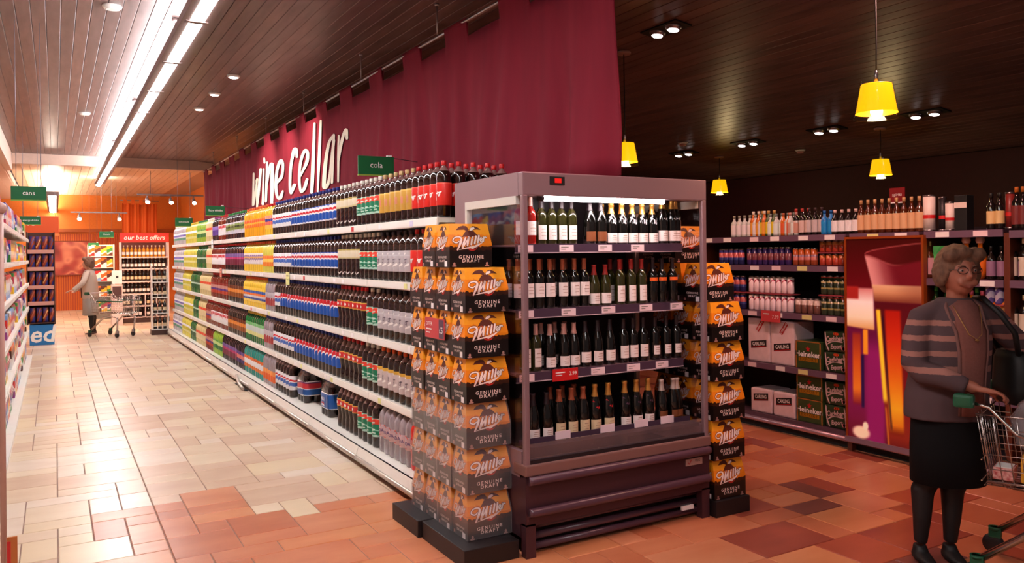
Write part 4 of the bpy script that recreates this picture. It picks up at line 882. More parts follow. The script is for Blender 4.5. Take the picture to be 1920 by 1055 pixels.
# ================================================================== WINE AREA WALL SHELVING
SX = 5.55
SHD = mat('dark_shelf', S(96, 70, 84), .4, .3); SBK = mat('shelf_back_dark', S(22, 12, 14), .7); UPR = mat('wood_upright', S(96, 40, 18), .5, noise=.2, nscale=(8, 8, 1))
def pix_Y(u, X=SX + .06):
    x = (u - 960) / 1494; return (cY - x * sY) * X / (sY + x * cY)
def wall_bay(y0, y1, zs, label, wood=True):
    t = thing('wall_shelving', label, 'shelving', (SX, y0, 0), 0, 'dark drinks shelving of the wine area'); L = y1 - y0
    MB().box(.46, 0, 0, .5, L, 1.78).build('back_panel', SBK, t)
    MB().box(0, .02, .09, .46, L - .02, .14).build('base_deck', SHD, t); MB().box(.05, .0, 0, .07, L, .09).build('kick_plate', BLACK, t)
    MB().tube([(-.005, .0, .085), (-.005, L, .085)], .022, 8).build('bumper_rail', mat('pink_metal_rail', S(176, 140, 150), .3, .6), t)
    for y in (0, L - .02): MB().box(.0, y, 0, .48, y + .02, 1.72).build('upright', UPR if wood else SHD, t)
    for z in zs:
        s = MB().box(.0, .02, -.02, .46, L - .02, 0).build('shelf', SHD, t, (0, 0, z)); MB().box(-.01, .02, -.05, .0, L - .02, .0).build('price_strip', mat('plum_price_strip', S(110, 84, 104), .35), s)
        for k in range(int(L / .28)):
            MB().box(-.013, 0, -.045, -.01, .1, -.006).build('price_ticket', random.choice((PAPER, PAPER, mat('pinkish_ticket', S(240, 214, 220), .6), YELTIC)), s, (0, .06 + k * .29 + random.random() * .06, 0))
YA, YP1, YP0 = 5.95, pix_Y(1590, SX), pix_Y(1729, SX)
ZS = [1.745, 1.485, 1.07, .60]
wall_bay(YP1, YA, ZS, 'dark drinks shelving bay left of the beer poster')
wall_bay(YP0, YP1, [1.745], 'dark shelving bay behind the beer poster')
YR = pix_Y(1888, SX)
wall_bay(YR, YP0, [1.745, 1.40, 1.07, .60], 'dark drinks shelving bay between the poster and the woman')
wall_bay(YR - 1.3, YR, [1.735, 1.40, 1.02, .60], 'dark wine shelving bay at the right edge behind the trolley')
# ---- spirits and cans
def small_bottle(y, z, h, r, gl, lab_c, cap_c, label, group, x=None, sq=False, z0=.1, z1=.55):
    key = ('sb', h, r, gl.name, lab_c.name if lab_c else '', cap_c.name, sq, z0, z1)
    if key not in BM:
        prof = [(.001, 0), (r * .95, 0), (r, .01), (r, h * .6), (r * .8, h * .68), (r * .38, h * .76), (r * .34, h * .9)]
        BM[key] = [MB().lathe(prof, 12).mesh('bottle_body', gl), MB().lathe([(r * .42, h * .87), (r * .42, h * .99), (r * .38, h)], 10).mesh('cap', cap_c), MB().lathe([(r + .0008, h * z0), (r + .0008, h * z1)], 12, cap=False).mesh('label', lab_c) if lab_c else None]
    b = BM[key]; o = obj('spirit_bottle', b[0], None, (x or SX + .07, y, z)); tag(o, label, 'bottle', group); obj('cap', b[1], o)
    if b[2]: obj('label', b[2], o)
def cc(n, *c): return mat(n, S(*c), .4)
G_CL = cc('spirit_clear', 190, 196, 190); G_GR = cc('spirit_green', 60, 90, 40); G_BR = mat('spirit_brown', S(80, 34, 12), .12); G_OR = mat('spirit_amber', S(190, 96, 20), .12); G_DK = mat('spirit_dark', S(26, 18, 16), .12)
SP = [(1376, 6, G_CL, (226, 220, 222), (150, 150, 130), 'clear spirit bottle with white label'), (1412, 3, G_OR, (226, 160, 60), (236, 226, 206), 'amber spirit bottle with yellow label'), (1430, 3, G_GR, (220, 200, 50), (200, 160, 90), 'olive green bottle with yellow label'), (1444, 5, G_CL, (220, 236, 230), (120, 130, 120), 'clear vodka bottle with pale label'), (1468, 2, G_OR, (206, 90, 40), (180, 100, 60), 'orange-brown bottle'),
      (1481, 2, G_CL, (200, 150, 130), (190, 140, 130), 'pale pink spirit bottle'), (1492, 3, G_DK, (214, 190, 180), (190, 60, 50), 'dark bottle with pale label and red cap'), (1516, 3, G_DK, (200, 190, 190), (60, 40, 40), 'dark bottle with tall white label'), (1545, 2, cc('blue_bottle', 20, 120, 190), (30, 140, 206), (20, 90, 160), 'bright blue bottle'), (1565, 4, G_DK, (236, 236, 236), (230, 200, 190), 'dark bottle with square white label')]
for u, n, gl, lc, cp, d in SP:
    for k in range(n):
        y = pix_Y(u) - k * .066
        small_bottle(y, 1.747, .2 + (.03 if n == 3 else 0.), .031, gl, cc('lab_' + d.replace(' ', '_'), *lc), cc('cap_' + d.replace(' ', '_'), *cp), '%s, %s from left, above dark shelving' % (d, nth(k)), d + 's')
for k in range(9): small_bottle(pix_Y(1614) - k * .062, 1.747, .265, .03, G_BR, cc('cream_spirit_label', 222, 176, 130), cc('tan_spirit_cap', 206, 160, 110), 'brown whisky bottle with cream label above the beer poster, %s from left' % nth(k), 'whisky bottles above the poster')
def pbox(name, y, z, wy, h, m, label, dx=.09, cat='box', parts=()):
    t = thing(name, label, cat, (SX + .07, y, z)); MB().cbox(0, -wy / 2, 0, dx, wy / 2, h, .003).build('box', m, t)
    for n, a, b, c, d, mm in parts: MB().box(-.0012, a, b, 0, c, d).build(n, mm, t)
    return t
WB = mat('white_box', S(232, 214, 204), .5); 
def tube_thing(y, z, r, h, m, label):
    t = thing('gift_tube', label, 'gift tube', (SX + .1, y, z)); MB().lathe([(r, 0), (r, h - .01)], 16).build('tube', m, t); MB().lathe([(r + .001, 0), (r + .001, .012)], 16).lathe([(r + .001, h - .012), (r + .001, h)], 16).build('metal_rim', CHROME, t)
    MB().lathe([(r + .0006, h * .35), (r + .0006, h * .45)], 16, cap=False).build('band', RED, t)
tube_thing(pix_Y(1737), 1.747, .042, .27, WB, 'tallest white gift tube on top of the dark shelving')
tube_thing(pix_Y(1776), 1.747, .032, .21, WB, 'shorter white gift tube on top of the dark shelving')
tube_thing(pix_Y(1762), 1.747, .026, .25, DARK, 'black gift tube between the two white ones')
pbox('gift_box', pix_Y(1800), 1.747, .09, .25, BLACK, 'black gift box with a white band on the top shelf', parts=(('white_band', -.045, .16, .045, .20, WB),))
for k, u in enumerate((1858, 1874)): small_bottle(pix_Y(u), 1.747, .25, .03, G_DK, cc('oval_cream_label', 226, 190, 130), cc('dk_cap', 30, 26, 26), 'dark bottle with oval cream label on the top right shelf, %s one' % ('left' if k == 0 else 'right'), 'dark bottles with oval labels', z0=.15, z1=.5)
tube_thing(pix_Y(1889), 1.747, .028, .25, cc('red_tube', 130, 40, 34), 'red gift tube on the top right shelf')
for u in (1906, 1918): small_bottle(pix_Y(u), 1.747, .28, .032, G_DK, cc('dkred_lab', 120, 40, 40), cc('or_cap', 200, 110, 40), 'dark bottle with deep red label at the right edge, %s one' % ('left' if u == 1906 else 'right'), 'deep red label bottles')
CAN = {}
def can(y, z, m, label, group, h=.135, r=.03, x=None):
    k = (m.name, h, r)
    if k not in CAN: CAN[k] = (MB().lathe([(r * .85, 0), (r, .01), (r, h - .014)], 12).mesh('can_body', m), MB().lathe([(r, h - .014), (r * .84, h - .003), (r * .84, h), (r * .78, h - .003)], 12).mesh('can_lid', CHROME))
    o = obj('drink_can', CAN[k][0], None, (x or SX + .06, y, z)); tag(o, label, 'can', group); obj('can_lid', CAN[k][1], o)
def cans(u0, u1, z, tiers, m, d, h=.135, r=.03, gap=.064):
    y = pix_Y(u0, SX + .06) - r; y1 = pix_Y(u1, SX + .06)
    n = 0
    while y - r > y1 - .01:
        for t in range(tiers): can(y, z + t * (h + .012), m, '%s, %s from left%s' % (d, nth(n), '' if tiers == 1 else ', lower tier' if t == 0 else ', upper tier'), d, h, r)
        y -= gap; n += 1
    if tiers > 1: tag(MB().box(SX + .02, y1, z + h + .001, SX + .14, pix_Y(u0, SX + .06), z + h + .011).build('can_tray', mat('tray_card', S(150, 60, 70), .6)), 'thin tray between tiers, ' + d, 'tray')
BLC = bands('can_blue', 0, .15, [(0, S(40, 40, 90)), (.3, S(60, 66, 130)), (.45, S(190, 90, 90)), (.75, S(50, 50, 110))], rough=.25); PUC = bands('can_purple', 0, .15, [(0, S(60, 40, 100)), (.3, S(120, 60, 70)), (.7, S(40, 30, 80))], rough=.25); BRC = bands('can_brown', 0, .15, [(0, S(150, 70, 40)), (.3, S(200, 120, 110)), (.5, S(140, 110, 130)), (.6, S(170, 80, 30))], rough=.25)
RBC = bands('can_redbrown', 0, .12, [(0, S(170, 60, 40)), (.5, S(190, 100, 50)), (.85, S(150, 40, 40))], rough=.25); PKC = bands('can_pinkwhite', 0, .15, [(0, S(236, 214, 220)), (.65, S(170, 60, 90)), (.75, S(240, 224, 228))], wave=.08, freq=90, rough=.25); GRC = bands('can_darkgreen', 0, .15, [(0, S(60, 70, 50)), (.3, S(160, 150, 90)), (.4, S(40, 50, 34)), (.65, S(170, 160, 110)), (.75, S(40, 50, 34)), (.93, S(200, 50, 40))], rough=.25); LPC = bands('can_lilac', 0, .15, [(0, S(90, 80, 150)), (.2, S(210, 190, 214)), (.5, S(120, 90, 150)), (.7, S(220, 200, 216))], wave=.1, freq=90, rough=.25)
cans(1350, 1400, ZS[1] + .001, 1, BLC, 'blue and red beer can at the left end, below the spirits', .15)
cans(1402, 1484, ZS[1] + .001, 1, PUC, 'dark purple beer can in a row below the spirits', .16)
cans(1488, 1534, ZS[1] + .001, 1, BRC, 'brown beer can with a pale band below the spirits', .15)
cans(1538, 1588, ZS[1] + .001, 2, RBC, 'red-brown beer can beside the poster', .10)
cans(1352, 1403, ZS[2] + .001, 2, BLC, 'blue beer can behind the right beer cartons', .15)
cans(1405, 1488, ZS[2] + .001, 2, PKC, 'pinkish white can above the white beer packs', .15)
cans(1492, 1538, ZS[2] + .001, 1, bands('can_palebrown', 0, .15, [(0, S(120, 80, 70)), (.5, S(200, 180, 170)), (.9, S(210, 190, 190))], rough=.25), 'pale brown beer can in a low row', .13)
cans(1540, 1588, ZS[2] + .001, 2, GRC, 'dark green beer can beside the poster', .16)
# ---- beer packs
PKW = mat('pack_pinkwhite', S(236, 212, 216), .4, noise=.06, nscale=(16, 16, 16)); PKG = mat('pack_green', S(58, 78, 40), .4, noise=.15, nscale=(5, 5, 5)); PKE = mat('pack_gold_edge', S(170, 110, 50), .4); PKD = mat('pack_darkgreen', S(40, 60, 36), .4)
def beer_pack(kind, u0, u1, z, h, label, tilt=0.):
    ya, yb = pix_Y(u0, SX + .03), pix_Y(u1, SX + .03); wy = ya - yb
    t = thing('beer_pack', label, 'beer pack', (SX + .03, (ya + yb) / 2, z)); M = faceX(0, 0, h / 2); q = MB()
    if kind == 'carling':
        MB().cbox(0, -wy / 2, 0, .26, wy / 2, h, .015).build('carton', PKW, t)
        zc = -h * .12 if h > .22 else h * .1
        q.add([(-wy * .36, .001, zc - .035), (wy * .36, .001, zc - .01), (wy * .36, .001, zc + .055), (-wy * .36, .001, zc + .03)], [(0, 1, 2, 3)], 0, False, M)
        q.add([(-wy * .34, .0016, zc - .03), (wy * .34, .0016, zc - .006), (wy * .34, .0016, zc - .001), (-wy * .34, .0016, zc - .025)], [(0, 1, 2, 3)], 2, False, M)
        put_text(q, 'CARLING', M @ Matrix.Translation((0, 0, zc + .012)) @ Matrix.Rotation(-.11, 4, 'Y'), .045, 1, .002, sx=min(1., wy * 3.0), bold=.02)
        if h > .22:
            R = M @ Matrix.Translation((.02, 0, h * .33)) @ Matrix.Rotation(-.95, 4, 'Y')
            q.add([(-.06, .001, -.02), (.06, .001, -.02), (.06, .001, .02), (-.06, .001, .02)], [(0, 1, 2, 3)], 2, False, R); put_text(q, 'CARLING', R, .028, 1, .002, bold=.02)
        q.build('print', [INKK, INKW, INKR], t)
    elif kind == 'heineken':
        MB().cbox(0, -wy / 2, 0, .26, wy / 2, h, .006).build('carton', PKG, t)
        e = .012
        MB().box(-.0015, -wy / 2, 0, 0, -wy / 2 + e, h).box(-.0015, wy / 2 - e, 0, 0, wy / 2, h).box(-.0015, -wy / 2, h - .008, 0, wy / 2, h).build('gold_edge', PKE, t)
        st = []
        for i in range(10): a = PI / 2 + i * PI / 5; r = .028 if i % 2 == 0 else .012; st.append((r * math.cos(a), .0012, h * .22 + r * math.sin(a)))
        q.add(st, [list(range(10))], 1, False, M); put_text(q, 'Heineken', M @ Matrix.Translation((0, 0, .005)), .065, 0, .0015, sx=wy * 4.1, bold=.025)
        q.add([(-wy * .38, .001, -.055), (wy * .38, .001, -.055), (wy * .38, .001, -.022), (-wy * .38, .001, -.022)], [(0, 1, 2, 3)], 2, False, M); put_text(q, 'EXPORT', M @ Matrix.Translation((0, 0, -.039)), .035, 3, .002, sx=wy * 4.5, space=1.2)
        q.build('print', [INKW, INKR, mat('amber_print', S(170, 120, 20), .4), mat('dark_amber_print', S(90, 56, 10), .4)], t)
    else:
        MB().cbox(0, -wy / 2, 0, .26, wy / 2, h, .02).build('carton', PKD, t)
        I = M @ Matrix.Rotation(-.12, 4, 'Y')
        put_text(q, 'Carlsberg', I @ Matrix.Translation((0, 0, h * .14)), .062, 0, .0015, sx=wy * 3.5, shear=.2, bold=.03)
        q.stroke([(-wy * .4, -.02), (-wy * .1, .008), (wy * .3, -.006)], [.006, .016, .01], I, 0, 5, .0015); put_text(q, 'Export', I @ Matrix.Translation((0, 0, -h * .24)), .05, 0, .0015, sx=wy * 3.6, shear=.2, bold=.02)
        q.stroke([(-wy * .46, h * .42), (-wy * .42, -h * .1), (-wy * .3, -h * .44)], .012, M, 0, 5, .0012); q.stroke([(wy * .36, h * .42), (wy * .44, -h * .3)], .012, M, 0, 5, .0012)
        q.stroke([(-.01, h * .38), (.02, h * .38)], .022, M, 1, 2, .0014); q.stroke([(wy * .33, -h * .3), (wy * .37, -h * .3)], .035, M, 2, 2, .0018)
        q.build('print', [mat('pale_pink_print', S(214, 186, 186), .4), mat('orange_print', S(226, 80, 40), .4), mat('pink_spot', S(226, 150, 160), .4)], t)
Z3 = ZS[3] + .001; Z4 = .141
beer_pack('carling', 1401, 1441, Z3, .40, 'tall pinkish white beer pack on the third shelf, left one'); beer_pack('carling', 1443, 1487, Z3, .39, 'tall pinkish white beer pack on the third shelf, beside the green pack')
beer_pack('heineken', 1490, 1537, Z3, .235, 'green beer pack with a red star on the upper of the two pack shelves')
beer_pack('carlsberg', 1544, 1586, Z3, .17, 'dark green beer pack beside the poster, lower one on the upper pack shelf'); beer_pack('carlsberg', 1544, 1586, Z3 + .172, .17, 'dark green beer pack beside the poster, upper one on the upper pack shelf')
beer_pack('carling', 1405, 1443, Z4, .215, 'low pinkish white beer pack on the bottom shelf, left one'); beer_pack('carling', 1447, 1487, Z4, .215, 'low pinkish white beer pack on the bottom shelf, beside the green packs')
beer_pack('heineken', 1491, 1539, Z4, .2, 'green beer pack with a red star, lower one on the bottom shelf'); beer_pack('heineken', 1491, 1539, Z4 + .202, .2, 'green beer pack with a red star, upper one on the bottom shelf')
beer_pack('carlsberg', 1544, 1586, Z4, .19, 'dark green beer pack on the bottom shelf, lower of the two by the poster'); beer_pack('carlsberg', 1544, 1586, Z4 + .192, .19, 'dark green beer pack on the bottom shelf, upper of the two by the poster')
t = thing('promotion_card', 'red promotion card on the can shelf above the white beer packs', 'sign', (SX - .016, pix_Y(1455), 1.03)); MB().box(-.003, -.11, -.05, 0, .11, .05).build('card', mat('red_promotion', S(206, 70, 74), .5), t)
q = MB(); M = faceX(-.003, 0, 0); q.stroke([(-.08, .02), (-.02, .02)], .01, M, 0, 2, .001); put_text(q, '7.99', M @ Matrix.Translation((.055, 0, -.005)), .045, 0, .001); q.build('print', [INKW], t)
t = thing('red_sign', 'small dark red sign standing above the whisky bottles', 'sign', (SX + .2, pix_Y(1683, SX + .2), 2.0)); MB().box(0, -.065, -.02, .006, .065, .10).build('board', mat('deep_red_board', S(130, 16, 24), .5), t); q = MB(); put_text(q, 'spirits', faceX(0, 0, .045), .035); q.build('lettering', INKW, t); MB().tube([(.003, 0, -.02), (.003, 0, -.253)], .004, 6).build('stand_rod', CHROME, t); MB().box(-.001, -.065, -.022, .007, .065, -.012).build('edge_strip', PAPER, t)
# right of the poster
small_bottle(pix_Y(1741), 1.402, .27, .034, G_BR, cc('pink_lab', 206, 150, 160), cc('gold_cap', 190, 150, 90), 'brown bottle with pink label right of the poster', 'pink label bottle')
for u, d in ((1758, 'left'), (1783, 'right')):
    t = pbox('snack_box', pix_Y(u), 1.402, .085, .235, bands('greenblue', 0, .235, [(0, S(40, 50, 150)), (.35, S(150, 120, 170)), (.5, S(240, 190, 90)), (.62, S(90, 200, 110)), (.9, S(110, 220, 130))], wave=.12, freq=60), 'bright green and blue box on the shelf, the %s one of two' % d)
for u in (1812, 1838):
    t = thing('decanter_bottle', 'round amber glass decanter behind the woman, %s one' % ('left' if u < 1820 else 'right'), 'bottle', (SX + .1, pix_Y(u, SX + .1), 1.402), 0, 'round amber decanters'); MB().lathe([(.024, 0), (.04, .03), (.049, .09), (.042, .16), (.024, .2), (.016, .22), (.016, .25)], 16).build('body', mat('amber_decanter', S(226, 110, 30), .1), t); MB().lathe([(.022, .25), (.03, .27), (.024, .3), (.01, .305)], 12).build('stopper', mat('peach_stopper', S(220, 170, 150), .3), t)
for k in range(4): small_bottle(pix_Y(1857) - k * .07, 1.402, .23, .03, G_DK, cc('mauve_lab', 150, 110, 140), cc('dk_cap', 30, 26, 26), 'dark bottle with mauve label behind the woman, %s from left' % nth(k), 'mauve label bottles')
cans(1848, 1887, 1.071, 2, LPC, 'lilac and white can behind the woman', .15)
for k in range(6): small_bottle(pix_Y(1735) - k * .075, 1.071, .27, .033, mat('green_glass', S(20, 50, 24), .1), cc('dkgreen_lab', 60, 90, 40), cc('green_cap', 40, 120, 40), 'dark green bottle on the shelf left of the woman, %s from left' % nth(k), 'green bottles left of the woman', z0=.1, z1=.4)
for k in range(5): small_bottle(pix_Y(1800) - k * .075, 1.071, .25, .033, G_OR, cc('gold_lab', 200, 140, 70), cc('pinkcap', 206, 90, 110), 'amber bottle with gold label behind the woman, %s from left' % nth(k), 'gold label bottles')
for z, nm in ((1.402, 'upper'), (1.022, 'lower')):
    for k in range(7): small_bottle(pix_Y(1896) - k * .08, z, .28, .035, G_DK, cc('white_sp_lab', 226, 210, 190), cc('cream_cap', 220, 190, 150), 'wine bottle with white label at the right edge, %s shelf, %s from left' % (nm, nth(k)), 'right edge wines ' + nm)
# ---- beer poster: backlit printed panel
PY1, PY0 = pix_Y(1588, SX - .03), pix_Y(1729, SX - .03); PW_, PZ0, PZ1 = PY1 - PY0, .125, 1.70; PH = PZ1 - PZ0
t = thing('beer_poster', 'tall backlit poster of two beer glasses in an orange frame', 'poster', (SX - .035, (PY0 + PY1) / 2, PZ0))
POSTER_E = .42
MB().box(0, -PW_ / 2, 0, .03, PW_ / 2, PH).build('panel', DARK, t)
fr = MB(); e = .018
fr.box(-.008, -PW_ / 2 - e, 0, .034, -PW_ / 2, PH + e).box(-.008, PW_ / 2, 0, .034, PW_ / 2 + e, PH + e).box(-.008, -PW_ / 2, PH, .034, PW_ / 2, PH + e); fr.build('frame', mat('orange_frame', S(150, 66, 16), .4), t)
MB().box(-.02, -PW_ / 2 - e, -.04, .034, PW_ / 2 + e, 0).build('ledge', mat('pale_metal_ledge', S(150, 130, 150), .3, .5), t)
def sst(a, b, x):
    k = max(0., min(1., (x - a) / (b - a))); return k * k * (3 - 2 * k)
def lerp3(p, q, k): return tuple(p[i] * (1 - k) + q[i] * k for i in range(3))
def ramp(st, x):
    if x <= st[0][0]: return st[0][1]
    for (a, c), (b, d) in zip(st, st[1:]):
        if x <= b: return lerp3(c, d, (x - a) / (b - a))
    return st[-1][1]
def slab(x, a, b, s=5): return sst(a - s, a + s, x) * (1 - sst(b - s, b + s, x))
def poster_rgb(x, y):      # soft picture of two beer glasses, in print pixels 80..405 by 50..940
    c = ramp([(50, (60, 8, 6)), (255, (98, 10, 18)), (330, (92, 14, 36)), (480, (104, 18, 60)), (720, (126, 26, 80)), (850, (120, 24, 60)), (940, (96, 18, 30))], y)
    c = lerp3(c, (150, 28, 96), .9 * slab(x, 165, 245, 14) * sst(470, 560, y))
    rim = 118 - 46 * max(0, (x - 163) / 242) ** .5; xl = 163 + (y - 118) * .25; front = 124 + 42 * sst(163, 300, x) - 20 * sst(300, 405, x)
    if x > 163 and y > rim - 6 and y < 262:
        k = sst(xl - 5, xl + 3, x) * sst(rim - 4, rim + 3, y)
        wall = lerp3((212, 132, 126), (104, 18, 28), sst(xl, xl + 125, x)); wall = lerp3(wall, (150, 60, 62), .35 * slab(x, xl + 60, xl + 90, 15))
        inner = lerp3((92, 16, 20), (66, 10, 10), sst(200, 380, x)); w_ = lerp3(inner, wall, sst(front - 8, front + 10, y)); c = lerp3(c, w_, k)
        c = lerp3(c, (196, 96, 92), .8 * slab(y, rim - 3, rim + 3, 3) * k); c = lerp3(c, (206, 110, 104), .5 * slab(y, front - 3, front + 3, 3) * (1 - sst(260, 360, x)) * k)
    f = ramp([(250, (222, 166, 124)), (285, (204, 134, 92)), (325, (120, 52, 34))], y); f = lerp3(f, (120, 56, 40), .45 * sst(260, 400, x)); c = lerp3(c, f, slab(y, 252, 326, 4) * sst(190 + (y - 250) * .14, 200 + (y - 250) * .14, x))
    xb = 206 + (y - 330) * .085
    if y > 322:
        k = sst(322, 334, y) * sst(xb - 4, xb + 6, x); b_ = ramp([(330, (84, 14, 22)), (700, (120, 22, 26)), (900, (140, 40, 26)), (940, (110, 24, 20))], y); c = lerp3(c, b_, k)
        am = ramp([(350, (170, 24, 14)), (480, (206, 44, 18)), (620, (226, 92, 22)), (780, (248, 166, 34)), (850, (226, 124, 26)), (890, (120, 30, 16))], y); c = lerp3(c, am, slab(x, 250 + (y - 360) * .03, 316 + (y - 360) * .02, 7) * sst(352, 366, y) * (1 - sst(880, 905, y)))
        gx = 221 + (y - 360) * .07; c = lerp3(c, (255, 204, 48), slab(x, gx - 9, gx + 9, 5) * sst(355, 366, y) * (1 - sst(740, 775, y))); c = lerp3(c, (40, 14, 34), .85 * slab(x, gx + 14, gx + 21, 5) * sst(370, 400, y) * (1 - sst(860, 885, y)))
        c = lerp3(c, (250, 150, 40), .7 * slab(x, gx - 3, gx + 3, 4) * sst(770, 790, y))
    fl = ramp([(265, (206, 110, 106)), (330, (250, 220, 206)), (400, (250, 214, 180)), (450, (226, 156, 90))], y); c = lerp3(c, fl, (1 - sst(196, 206, x - (y - 300) * .02)) * slab(y, 268, 448 + (160 - x) * -.08, 5))
    c = lerp3(c, (166, 36, 30), (1 - sst(128, 140, x)) * slab(y, 262, 318, 6))
    c = lerp3(c, ramp([(465, (150, 40, 34)), (600, (214, 84, 26)), (720, (236, 120, 34)), (790, (130, 28, 40))], y), slab(x, 104, 142, 6) * slab(y, 470, 790, 12)); c = lerp3(c, (250, 150, 36), slab(x, 153, 174, 4) * slab(y, 452, 562, 6)); c = lerp3(c, (26, 18, 62), .9 * slab(x, 143, 156, 5) * slab(y, 565, 800, 8))
    d = ((x - 140) / 42) ** 2 + ((y - 912) / 30) ** 2; c = lerp3(c, (255, 212, 176), 1 - sst(.4, 1.3, d)); d = ((x - 160) / 14) ** 2 + ((y - 880) / 20) ** 2; c = lerp3(c, (255, 226, 190), 1 - sst(.3, 1.3, d))
    return c
gx_, gz_ = 84, 210; me = bpy.data.meshes.new('beer_print')
vs_ = []; cs_ = []
for j in range(gz_ + 1):
    for i in range(gx_ + 1):
        a = i / gx_; b = j / gz_; vs_.append((-.001, PW_ / 2 - a * PW_, b * PH)); cs_.append(S(*poster_rgb(80 + a * 325, 940 - b * 890)))
me.from_pydata(vs_, [], [(j * (gx_ + 1) + i, j * (gx_ + 1) + i + 1, (j + 1) * (gx_ + 1) + i + 1, (j + 1) * (gx_ + 1) + i) for j in range(gz_) for i in range(gx_)])
at = me.color_attributes.new('print', 'FLOAT_COLOR', 'POINT')
for i, c in enumerate(cs_): at.data[i].color = c
pmat = bpy.data.materials.new('backlit_print'); pmat.use_nodes = True; nt = pmat.node_tree; an = nt.nodes.new('ShaderNodeAttribute'); an.attribute_name = 'print'; bs = nt.nodes['Principled BSDF']; nt.links.new(an.outputs['Color'], bs.inputs['Base Color']); nt.links.new(an.outputs['Color'], bs.inputs['Emission Color']); bs.inputs['Emission Strength'].default_value = POSTER_E; bs.inputs['Roughness'].default_value = .3
me.materials.append(pmat); obj('beer_print', me, t)

# ================================================================== PEOPLE AND TROLLEYS
def remesh(mb, name, vox, mats, smooth=6):
    me = mb.mesh(name, mats); o = bpy.data.objects.new(name, me); COL.objects.link(o)
    m = o.modifiers.new('r', 'REMESH'); m.mode = 'VOXEL'; m.voxel_size = vox; m.use_smooth_shade = True
    s = o.modifiers.new('s', 'SMOOTH'); s.iterations = smooth; s.factor = .5
    dg = bpy.context.evaluated_depsgraph_get(); me2 = bpy.data.meshes.new_from_object(o.evaluated_get(dg)); bpy.data.objects.remove(o)
    me2.name = name; me2.materials.clear()
    for x in (mats if isinstance(mats, list) else [mats]): me2.materials.append(x)
    for p in me2.polygons: p.use_smooth = True; p.material_index = 0
    return me2
def oval(c, rx, ry, n=20, e=1.): return [(c[0] + rx * math.copysign(abs(math.cos(2 * PI * k / n)) ** e, math.cos(2 * PI * k / n)), c[1] + ry * math.copysign(abs(math.sin(2 * PI * k / n)) ** e, math.sin(2 * PI * k / n)), c[2]) for k in range(n)]
def hand(b, wrist, tip_dir, down, side, s=1.):
    """palm with four fingers curled over a bar and a thumb; tip_dir, down, side are unit vectors"""
    w_, d, n, sd = Vector(wrist), Vector(tip_dir).normalized(), Vector(down).normalized(), Vector(side).normalized()
    k = w_ + d * .085 * s
    b.loft([[w_ + sd * (x * .026 * s) + n * (y * .018 * s) for x, y in ((-1, -1), (1, -1), (1, 1), (-1, 1))], [w_ + d * .045 * s + sd * (x * .04 * s) + n * (y * .015 * s) for x, y in ((-1, -1), (1, -1), (1, 1), (-1, 1))], [k + sd * (x * .041 * s) + n * (y * .012 * s) for x, y in ((-1, -1), (1, -1), (1, 1), (-1, 1))]])
    for i, (o, L) in enumerate(((-.031, .062), (-.0105, .072), (.0105, .068), (.031, .054))):
        p = k + sd * o * s - d * .01; L *= s
        b.tube([p, p + d * L * .45 + n * .004, p + d * L * .72 + n * L * .42, p + d * L * .45 + n * L * .82], [.0098 * s, .0096 * s, .0088 * s, .0074 * s], 8)
    p = w_ + d * .03 * s - sd * .036 * s
    b.tube([w_ + d * .02 * s - sd * .02 * s, p + d * .015 - sd * .012, p + d * .04 + n * .025 - sd * .004, p + d * .05 + n * .05], [.014 * s, .012 * s, .0105 * s, .008 * s], 8)
